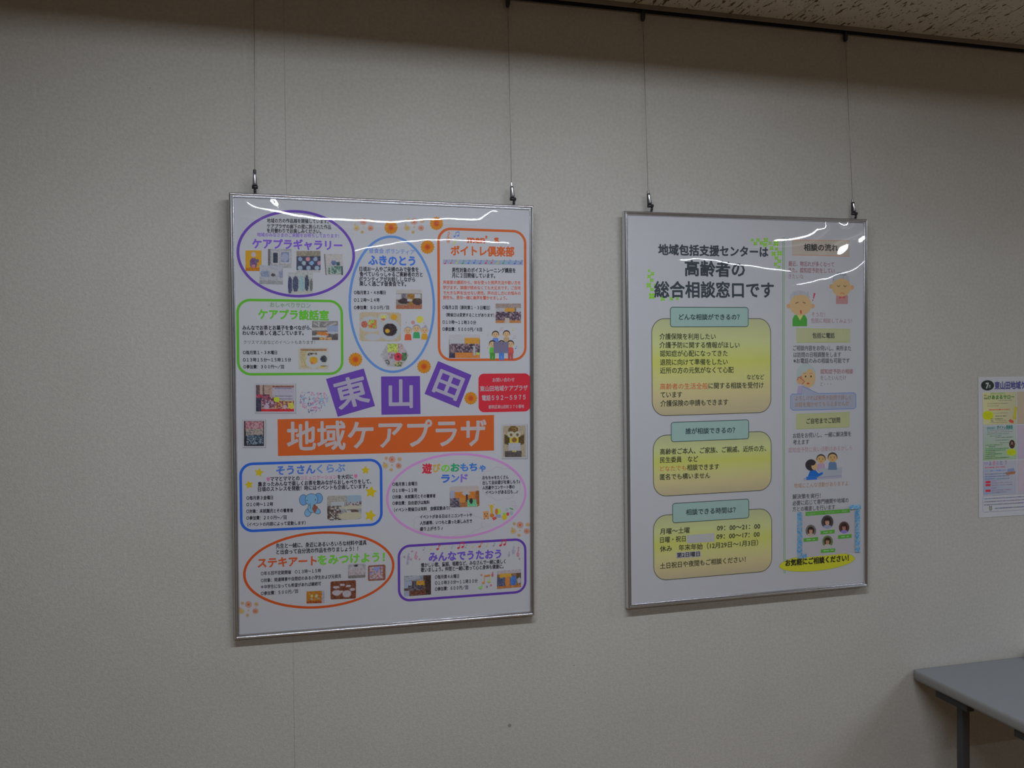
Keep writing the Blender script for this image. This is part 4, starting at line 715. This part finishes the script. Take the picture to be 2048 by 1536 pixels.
for (x, y, rx, ry), bg, fc, cl in (((1654.5, 1044, 12, 13.5), (58, 56, 62), (150, 120, 100), (115, 118, 140)), ((1621.5, 1061.5, 10.5, 12), (84, 82, 80), (152, 116, 98), (150, 135, 125)), ((1688, 1055, 10.5, 12), (66, 50, 50), (136, 92, 84), (108, 98, 158)), ((1655, 1083, 10.5, 12), (78, 92, 62), (140, 104, 86), (170, 165, 160))):
    s.photo([(x-rx, y-ry), (x+rx, y-ry), (x+rx, y+ry), (x-rx, y+ry)], bg, [('e', .5, .48, .32, .34, (44, 34, 34)), ('e', .5, 1.0, .42, .3, cl), ('e', .5, .5, .18, .24, fc), ('e', .5, .3, .24, .12, (44, 34, 34)), ('r', .42, .6, .58, .63, (140, 80, 76)), ('r', .38, .46, .45, .49, (60, 44, 44)), ('r', .55, .46, .62, .49, (60, 44, 44))], mask='circle', name='portrait_print', parent=pB, nx=26, amp=5, base=6)
s.begin(7); s.text("お気軽にご相談ください！", 1571, 1697, 1126, 1115.5, 12.5, (36, 38, 24), .05); letterB('bold slogan on the yellow-green ellipse')
d0 = curve_interp([(1249, 490), (1500, 484), (1560, 480), (1600, 475), (1630, 466), (1645, 453), (1657, 441), (1700, 432), (1737, 430)])
d1 = curve_interp([(1249, 520), (1330, 519), (1365, 516), (1400, 514.5), (1440, 520), (1460, 525), (1500, 529), (1550, 538), (1568, 540), (1620, 542), (1660, 532), (1700, 515), (1737, 490)])
d2 = curve_interp([(1249, 565), (1600, 566), (1660, 550), (1700, 539), (1737, 514)])
cover(tB, shB, .7319, 1.0403, [(d0, 3.4), (d1, 5.6), (d2, 7.8)], .0157, 8, .41)

# ------------------------------------------------------------------ small flyer taped to the wall at right
FX0, FZ1 = 1.951, CZ-.024
FW, FH = .297, .42
fl = empty('flyer', (FX0, 0, FZ1)); tag(fl, 'printed programme flyer taped flat to the wall at the right edge', 'flyer')
# paper with the least curl at its free lower corner
nx, nz = 16, 20; v = []; f = []
for j in range(nz+1):
    for i in range(nx+1):
        u, t_ = i/nx, j/nz; v.append((u*FW, -.0010, -t_*FH))
for j in range(nz):
    for i in range(nx): f.append((j*(nx+1)+i, (j+1)*(nx+1)+i, (j+1)*(nx+1)+i+1, j*(nx+1)+i+1))
n0 = len(v); v += [(x, y+.0002, z) for x, y, z in v]; f += [tuple(n0+i for i in reversed(q)) for q in f]
fp = pyd('flyer_sheet', v, f, M['paper'], fl, True)
class Flyer(Sheet):
    def __init__(s):
        Sheet.__init__(s, 0, 0, 0, 0, 0, 0, .80); s.m = Matrix.Translation((FX0, 0, FZ1)); s.inv = s.m.inverted(); s.plane = -.0013; s.parent = fp
    def Q(s, a, b): return (a, b)
s = Flyer(); s.base = 0
# the print follows the sheet; measured from the photograph where it is in view, continued beyond it
def px_of(u, v_):                              # flyer millimetres (from its top left corner) -> photograph pixel
    p = Vector((FX0+u/1000, -.0013, FZ1-v_/1000))-CAM; return (1024+FPX*p.dot(CR)/p.dot(CF), 768-FPX*p.dot(CU)/p.dot(CF))
def rc(u0, v0, u1, v1): return [px_of(u0, v0), px_of(u1, v0), px_of(u1, v1), px_of(u0, v1)]
def tx(t, u0, u1, v_, h, col, bold=.02):
    a, b_ = px_of(u0, v_), px_of(u1, v_); s.text(t, a[0], b_[0], a[1], b_[1], h, col, bold)
s.begin()
for q, cols in ((rc(16, 46, 138, 143), [(142, 140, 104), (146, 144, 116), (146, 142, 116), (138, 136, 100)]), (rc(142, 46, 282, 143), [(150, 138, 116), (150, 136, 120), (148, 132, 122), (150, 134, 118)]),
                (rc(16, 147, 138, 249), [(128, 132, 134), (130, 132, 134), (106, 122, 98), (98, 120, 92)]), (rc(142, 147, 282, 249), [(132, 124, 134), (132, 122, 134), (128, 118, 132), (128, 118, 132)]),
                (rc(16, 253, 138, 352), [(116, 116, 124), (118, 118, 124), (114, 116, 126), (104, 110, 128)]), (rc(142, 253, 282, 352), [(124, 116, 122), (124, 116, 122), (120, 114, 120), (120, 112, 120)])):
    s.grad(q, cols); s.done('programme_panel', fp)
s.begin(1); a = px_of(33, 25); s.ell(a[0], a[1], 13, 10.3, (36, 42, 38), 0, 28); s.done('month_badge', fp, 'black oval badge')
s.begin(2); tx("7", 27, 37, 25, 14, (165, 165, 168), .06); tx("月", 37, 43, 28, 6.5, (150, 150, 150), .02)
s.tlabel = None
tx("東山田地域ケアプラザ", 59, 250, 26, 15, (58, 58, 96), .04)
GG = (52, 88, 44)
tx("健康生活相談会", 44, 98, 50, 4.2, (88, 120, 70)); tx("けあまるサロー", 34, 130, 61, 8.5, GG, .04); tx("毎月・", 20, 32, 55, 3.4, (60, 60, 56)); tx("開催", 20, 33, 64, 4, (60, 60, 56))
s.begin(2)
def bars(rows, col, wd=1.3, nm='text_rows'):   # rows of print too small to read
    for u0, u1, v_ in rows:
        u = u0
        while u < u1-1:
            e = min(u1, u+rng.uniform(3, 11)); c = tuple(int(k+rng.uniform(-10, 16)) for k in col); s.line([px_of(u, v_), px_of(e, v_)], wd, c); u = e+rng.uniform(.6, 1.8)
    s.done(nm, fp); s.begin(2)
bars([(72, 124, 71), (32, 106, 80), (32, 72, 87)], (106, 98, 84)); bars([(38, 114, 98.5)], (158, 98, 72), 2.2)
bars([(52, 106, 109), (40, 104, 137), (60, 100, 131)], (108, 104, 80)); bars([(60, 102, 118)], (92, 94, 72), 2.2); bars([(44, 54, 126), (58, 88, 126), (44, 54, 132)], (62, 62, 52))
a = px_of(34, 115); s.poly([(a[0]+math.cos(i*math.tau/24)*(10.3+.8*(i % 2)), a[1]+math.sin(i*math.tau/24)*(8.6+.7*(i % 2))) for i in range(24)], (148, 154, 20)); s.done('yellow_burst', fp, 'yellow burst'); s.begin(3); bars([(22, 46, 111), (24, 44, 116), (30, 42, 121)], (118, 124, 40))
s.poly([px_of(131, 90), px_of(141, 92), px_of(136, 130), px_of(124, 128)], (130, 122, 48)); s.done('golden_banner', fp); s.begin(2)
s.poly([px_of(108, 132), px_of(116, 128), px_of(128, 134), px_of(126, 141), px_of(114, 138)], (140, 62, 52)); s.done('pencil_print', fp)
tx("健康講座", 30, 60, 153, 5, (60, 110, 108), .03); tx("ボイトレ倶楽部", 66, 124, 152, 7.5, (44, 88, 84), .05)
bars([(30, 128, 160), (30, 124, 165.5), (30, 110, 171), (40, 82, 177), (60, 124, 182), (60, 110, 190), (76, 108, 198)], (84, 96, 88)); bars([(24, 86, 204), (36, 60, 209), (24, 108, 215), (24, 98, 220), (24, 60, 225.5), (24, 84, 231), (24, 60, 237), (22, 108, 243)], (70, 92, 62), 1.5)
a = px_of(121, 203)
s.photo([(a[0]-6, a[1]-8), (a[0]+6, a[1]-8), (a[0]+6, a[1]+9), (a[0]-6, a[1]+9)], (70, 52, 48), [('e', .5, .35, .28, .3, (46, 36, 36)), ('e', .5, .4, .17, .2, (110, 84, 74)), ('e', .5, .95, .45, .3, (52, 40, 42))], mask='circle', name='portrait_print', parent=fp, nx=14, amp=3)
s.begin(2); a = px_of(119, 228); s.ell(a[0], a[1], 9.5, 6.6, (140, 150, 18)); s.done('yellow_oval', fp, 'yellow oval'); s.begin(3); bars([(112, 124, 223), (106, 132, 228), (112, 128, 233)], (112, 120, 40))
tx("昼食会", 18, 34, 258, 4.5, (110, 92, 130)); 
for ch, u0, c in (("ふ", 37, (84, 82, 100)), ("き", 51, (138, 84, 104)), ("の", 64, (110, 96, 116)), ("と", 78, (84, 84, 104)), ("う", 94, (110, 92, 100))): tx(ch, u0, u0+8, 258, 9, c, .04)
s.begin(2); bars([(22, 56, 271), (60, 96, 271)], (130, 76, 86), 1.8); bars([(22, 100, 281)], (98, 110, 140), 2.4); bars([(22, 104, 291), (22, 110, 298), (22, 60, 305), (64, 110, 306)], (76, 86, 108), 1.6)
s.begin(2); s.poly([px_of(103, 278), px_of(128, 276), px_of(131, 288), px_of(104, 290)], (92, 96, 120)); s.poly([px_of(96, 288), px_of(134, 286), px_of(131, 294), px_of(100, 296)], (112, 74, 56)); s.done('house_print', fp)
for v0 in (311, 320, 337): s.begin(2); s.poly(rc(24, v0, 42, v0+7), (134, 44, 54)); s.done('red_tab', fp, 'small red tab')
s.begin(2); bars([(46, 62, 312), (46, 122, 318), (46, 122, 325), (46, 64, 333), (46, 118, 340), (46, 100, 346)], (104, 90, 100))
s.begin(2); q = s.rpts(rc(14, 355, 283, 404), .006); s.band(q, .0006, ink((84, 80, 92), 1020, s.k)); s.done('note_frame', fp)
s.begin(2); bars([(18, 270, 364), (18, 270, 373), (18, 270, 382), (58, 270, 394)], (86, 84, 98), 1.4)
a = px_of(42, 395); s.begin(2); s.ell(a[0], a[1], 3.2, 4, (98, 100, 92)); s.ell(a[0]-1.8, a[1]-4.2, 1.2, 1.4, (80, 82, 78)); s.ell(a[0]+1.8, a[1]-4.4, 1.2, 1.4, (80, 82, 78)); s.done('animal_print', fp)

# ------------------------------------------------------------------ hanging wires with grippers
def hanging_wire(xt, xb, ytop, ybot, ztop_frame, lab, tilt=0.0, hook_dx=0.0, cap='steel'):
    """rail runner, cable, gripper and hook; built around its own origin at the rail"""
    t = empty('hanging_wire', (xt, -.009, ZC-.014)); tag(t, lab, 'hanging wire', 'hanging wires on the picture rail')
    O = t.location
    bm = bmesh.new()                                        # runner: small tapered block hanging out of the slot
    for z0, z1, w0, w1, d in ((0.006, -.006, .0030, .0030, .003), (-.006, -.010, .0036, .0050, .004), (-.010, -.022, .0052, .0044, .0045), (-.022, -.026, .0044, .0028, .004)):
        vs = [bm.verts.new((sx*w_, sy*d, z)) for z, w_ in ((z0, w0), (z1, w1)) for sx, sy in ((-1, -1), (1, -1), (1, 1), (-1, 1))]
        for a in ((0, 1, 2, 3), (7, 6, 5, 4), (0, 4, 5, 1), (1, 5, 6, 2), (2, 6, 7, 3), (3, 7, 4, 0)): bm.faces.new([vs[i] for i in a])
    bm_obj('rail_runner', bm, M['dark_metal'], t)
    zb = ztop_frame+.056-O.z; yb = ybot-O.y; xb_ = xb-O.x    # top of the gripper
    def at(z):
        k = (z+.024)/(zb+.024); return Vector((xb_*k, yb*k, z))
    bm = bmesh.new()                                        # loop at the top, ferrule, then the single cable
    for sgn in (-1, 1): add_tube(bm, (sgn*.0026, 0, -.024), at(-.068)+Vector((sgn*.0004, 0, 0)), .00042, seg=6)
    add_tube(bm, at(-.064), at(-.080), .0010, seg=8)
    add_tube(bm, at(-.078), at(zb-.002), .00052, seg=8)
    bm_obj('cable', bm, M['steel'], t, True)
    g = Matrix.Translation((xb_, yb, zb)) @ Matrix.Rotation(tilt, 4, 'Y')
    bm = bmesh.new()                                        # knurled cap
    add_tube(bm, (0, 0, 0), (0, 0, -.0082), .0033, .0036, seg=16); add_tube(bm, (0, 0, .0008), (0, 0, 0), .002, .0033, seg=16)
    bm.transform(g); bm_obj('gripper_cap', bm, M[cap], t)
    bm = bmesh.new()                                        # open body: two side cheeks and ends
    w_ = .0050
    for sx in (-1, 1):
        vs = [bm.verts.new(p) for p in ((sx*.0030, -.0045, -.0082), (sx*w_, -.0050, -.034), (sx*w_, .003, -.034), (sx*.0030, .003, -.0082), (sx*.0016, -.0045, -.0082), (sx*.0026, -.0050, -.034), (sx*.0026, .003, -.034), (sx*.0016, .003, -.0082))]
        for a in ((0, 1, 2, 3), (7, 6, 5, 4), (0, 4, 5, 1), (1, 5, 6, 2), (2, 6, 7, 3), (3, 7, 4, 0)): bm.faces.new([vs[i] for i in a])
    add_box(bm, -.0034, .0034, -.0046, .003, -.0122, -.0078, .0008, 1); add_box(bm, -.0052, .0052, -.005, .003, -.0370, -.0325, .0012, 1)
    bm.normal_update(); bmesh.ops.recalc_face_normals(bm, faces=bm.faces); bm.transform(g); bm_obj('gripper_body', bm, M['dark_metal'], t)
    bm = bmesh.new()                                        # polished slide between the cheeks, a little domed
    nn = 8
    P_ = [[bm.verts.new(((-.0022+.0044*i/4)*(1+.15*j/nn), -.0046-.0012*math.sin(math.pi*i/4)-.0011*math.sin(math.pi*min(1, j/nn*.9)), -.0122-.0204*j/nn)) for i in range(5)] for j in range(nn+1)]
    for j in range(nn):
        for i in range(4): bm.faces.new([P_[j][i], P_[j+1][i], P_[j+1][i+1], P_[j][i+1]])
    bm.transform(g); bm_obj('slide', bm, M['bright_metal'], t, True)
    bm = bmesh.new()                                        # hook: roller disc and bent tongue into the frame
    add_tube(bm, (-.0065, -.002, -.0405), (.0065+hook_dx*.6, -.002, -.0405), .0040, seg=18)
    path = [(hook_dx, -.001, -.0405), (hook_dx*1.1, -.0025, -.046), (hook_dx*.9, -.001, -.052), (hook_dx*.7, .003, -.0575)]
    for p, q in zip(path[:-1], path[1:]): add_tube(bm, p, q, .0032, seg=10)
    bm.transform(g); bm_obj('frame_hook', bm, M['dark_metal'], t, True)
    return t
FTA, FTB = CZ-.0945+.5197, CZ-.0971+.5200
YA, YB = -.03-.0105+.012, -.03-.0082+.012
hanging_wire(-.096, -.100, 0, YA, FTA+.0012, 'wire and gripper holding the left corner of the purple-square poster', 0, .0002, 'dark_metal')
hanging_wire(.517, .516, 0, YA, FTA-.0012, 'wire and gripper holding the right corner of the purple-square poster', -.05, .0028, 'bright_metal')
hanging_wire(.884, .886, 0, YB, FTB-.0012, 'wire and gripper holding the left corner of the black-title poster', -.10, .0048, 'steel')
hanging_wire(1.498, 1.504, 0, YB, FTB+.0012, 'wire and gripper holding the right corner of the black-title poster', -.08, .0056, 'steel')

# ------------------------------------------------------------------ long folding table against the wall
TX0, TX1, TY0, TZ = 1.709, 3.509, -.602, CZ-.8725  # top made deeper out of view to block light from the wall below
tb = empty('folding_table', ((TX0+TX1)/2, TY0/2, 0)); tag(tb, 'long grey folding table pushed against the wall at lower right', 'table')
ox, oy = tb.location.x, tb.location.y
T = lambda *a: [v_-(ox if i in (0, 1) else oy if i in (2, 3) else 0) for i, v_ in enumerate(a)]
def tbox(name, x0, x1, y0, y1, z0, z1, m, bev=0, seg=2): return box(name, *T(x0, x1, y0, y1, z0, z1), m, tb, bev, seg)
tbox('tabletop', TX0+.004, TX1-.004, TY0+.004, -.007, TZ-.026, TZ, M['laminate'], .0015)
# moulded edge band around the top
q = [(TX0, TY0), (TX1, TY0), (TX1, -.003), (TX0, -.003)]; sg = [(1, 1), (-1, 1), (-1, -1), (1, -1)]
EP = [(.006, TZ+.0002), (.003, TZ-.0006), (.001, TZ-.0032), (0, TZ-.008), (0, TZ-.020), (.001, TZ-.0248), (.003, TZ-.0275), (.006, TZ-.0282)]
v = []; f = []
R_ = .018
ring_pts = []
for (cx, cy), (sx, sy) in zip(q, sg):
    n_ = 6; base = {(1, 1): 180, (-1, 1): 270, (-1, -1): 0, (1, -1): 90}[(sx, sy)]
    for i in range(n_+1):
        a = math.radians(base+90*i/n_); ring_pts.append((cx+sx*R_, cy+sy*R_, math.cos(a), math.sin(a)))
for cx, cy, dx, dy in ring_pts:
    for u, z in EP: v.append((cx+dx*(R_-u)-ox, cy+dy*(R_-u)-oy, z))
ne = len(EP); nr = len(ring_pts)
for i in range(nr):
    j = (i+1) % nr
    for k in range(ne-1): f.append((i*ne+k, i*ne+k+1, j*ne+k+1, j*ne+k))
pyd('edge_band', v, f, M['table_edge'], tb, True)
for xs in (1, -1):
    xe = TX0 if xs > 0 else TX1
    def tb2(name, u0, u1, y0, y1, z0, z1, m, bev=0): return tbox(name, *sorted((xe+xs*u0, xe+xs*u1)), y0, y1, z0, z1, m, bev)
    for y0, y1 in ((-.20, -.085), (-.54, -.35)): tb2('end_bracket', .010, .034, y0, y1, TZ-.050, TZ-.0265, M['black_plastic'], .002)
    for yc in (-.13, -.47):
        leg = tb2('leg', .050, .074, yc-.012, yc+.012, .012, TZ-.040, M['leg_paint'], .003)
        ft = tb2('foot_cap', .050, .080, yc-.015, yc+.015, 0, .014, M['black_plastic'], .002)
        tb2('leg_bracket', .044, .084, yc-.020, yc+.020, TZ-.052, TZ-.0265, M['black_plastic'], .002)
    tb2('cross_bar', .056, .068, -.46, -.14, .14, .16, M['leg_paint'], .002)
for yc in (-.10, -.50): tbox('long_rail', TX0+.10, TX1-.10, yc-.012, yc+.012, TZ-.056, TZ-.0265, M['black_plastic'], .002)
# white tray whose corner just shows on the table at the frame's edge
tr_ = empty('document_tray', (2.26, -.125, TZ+.0002)); tag(tr_, 'low white tray on the table at the right edge', 'tray')
bm = bmesh.new(); add_box(bm, -.155, .155, -.105, .105, .0, .004, .001, 1); bm_obj('tray_foot', bm, M['black_plastic'], tr_)
bm = bmesh.new(); add_box(bm, -.16, .16, -.11, .11, .004, .010, .001, 1)
for a in ((-.16, -.156, -.11, .11), (.156, .16, -.11, .11), (-.16, .16, -.11, -.106), (-.16, .16, .106, .11)): add_box(bm, *a, .0045, .016, .0005, 1)
bm_obj('tray_body', bm, M['white'], tr_)
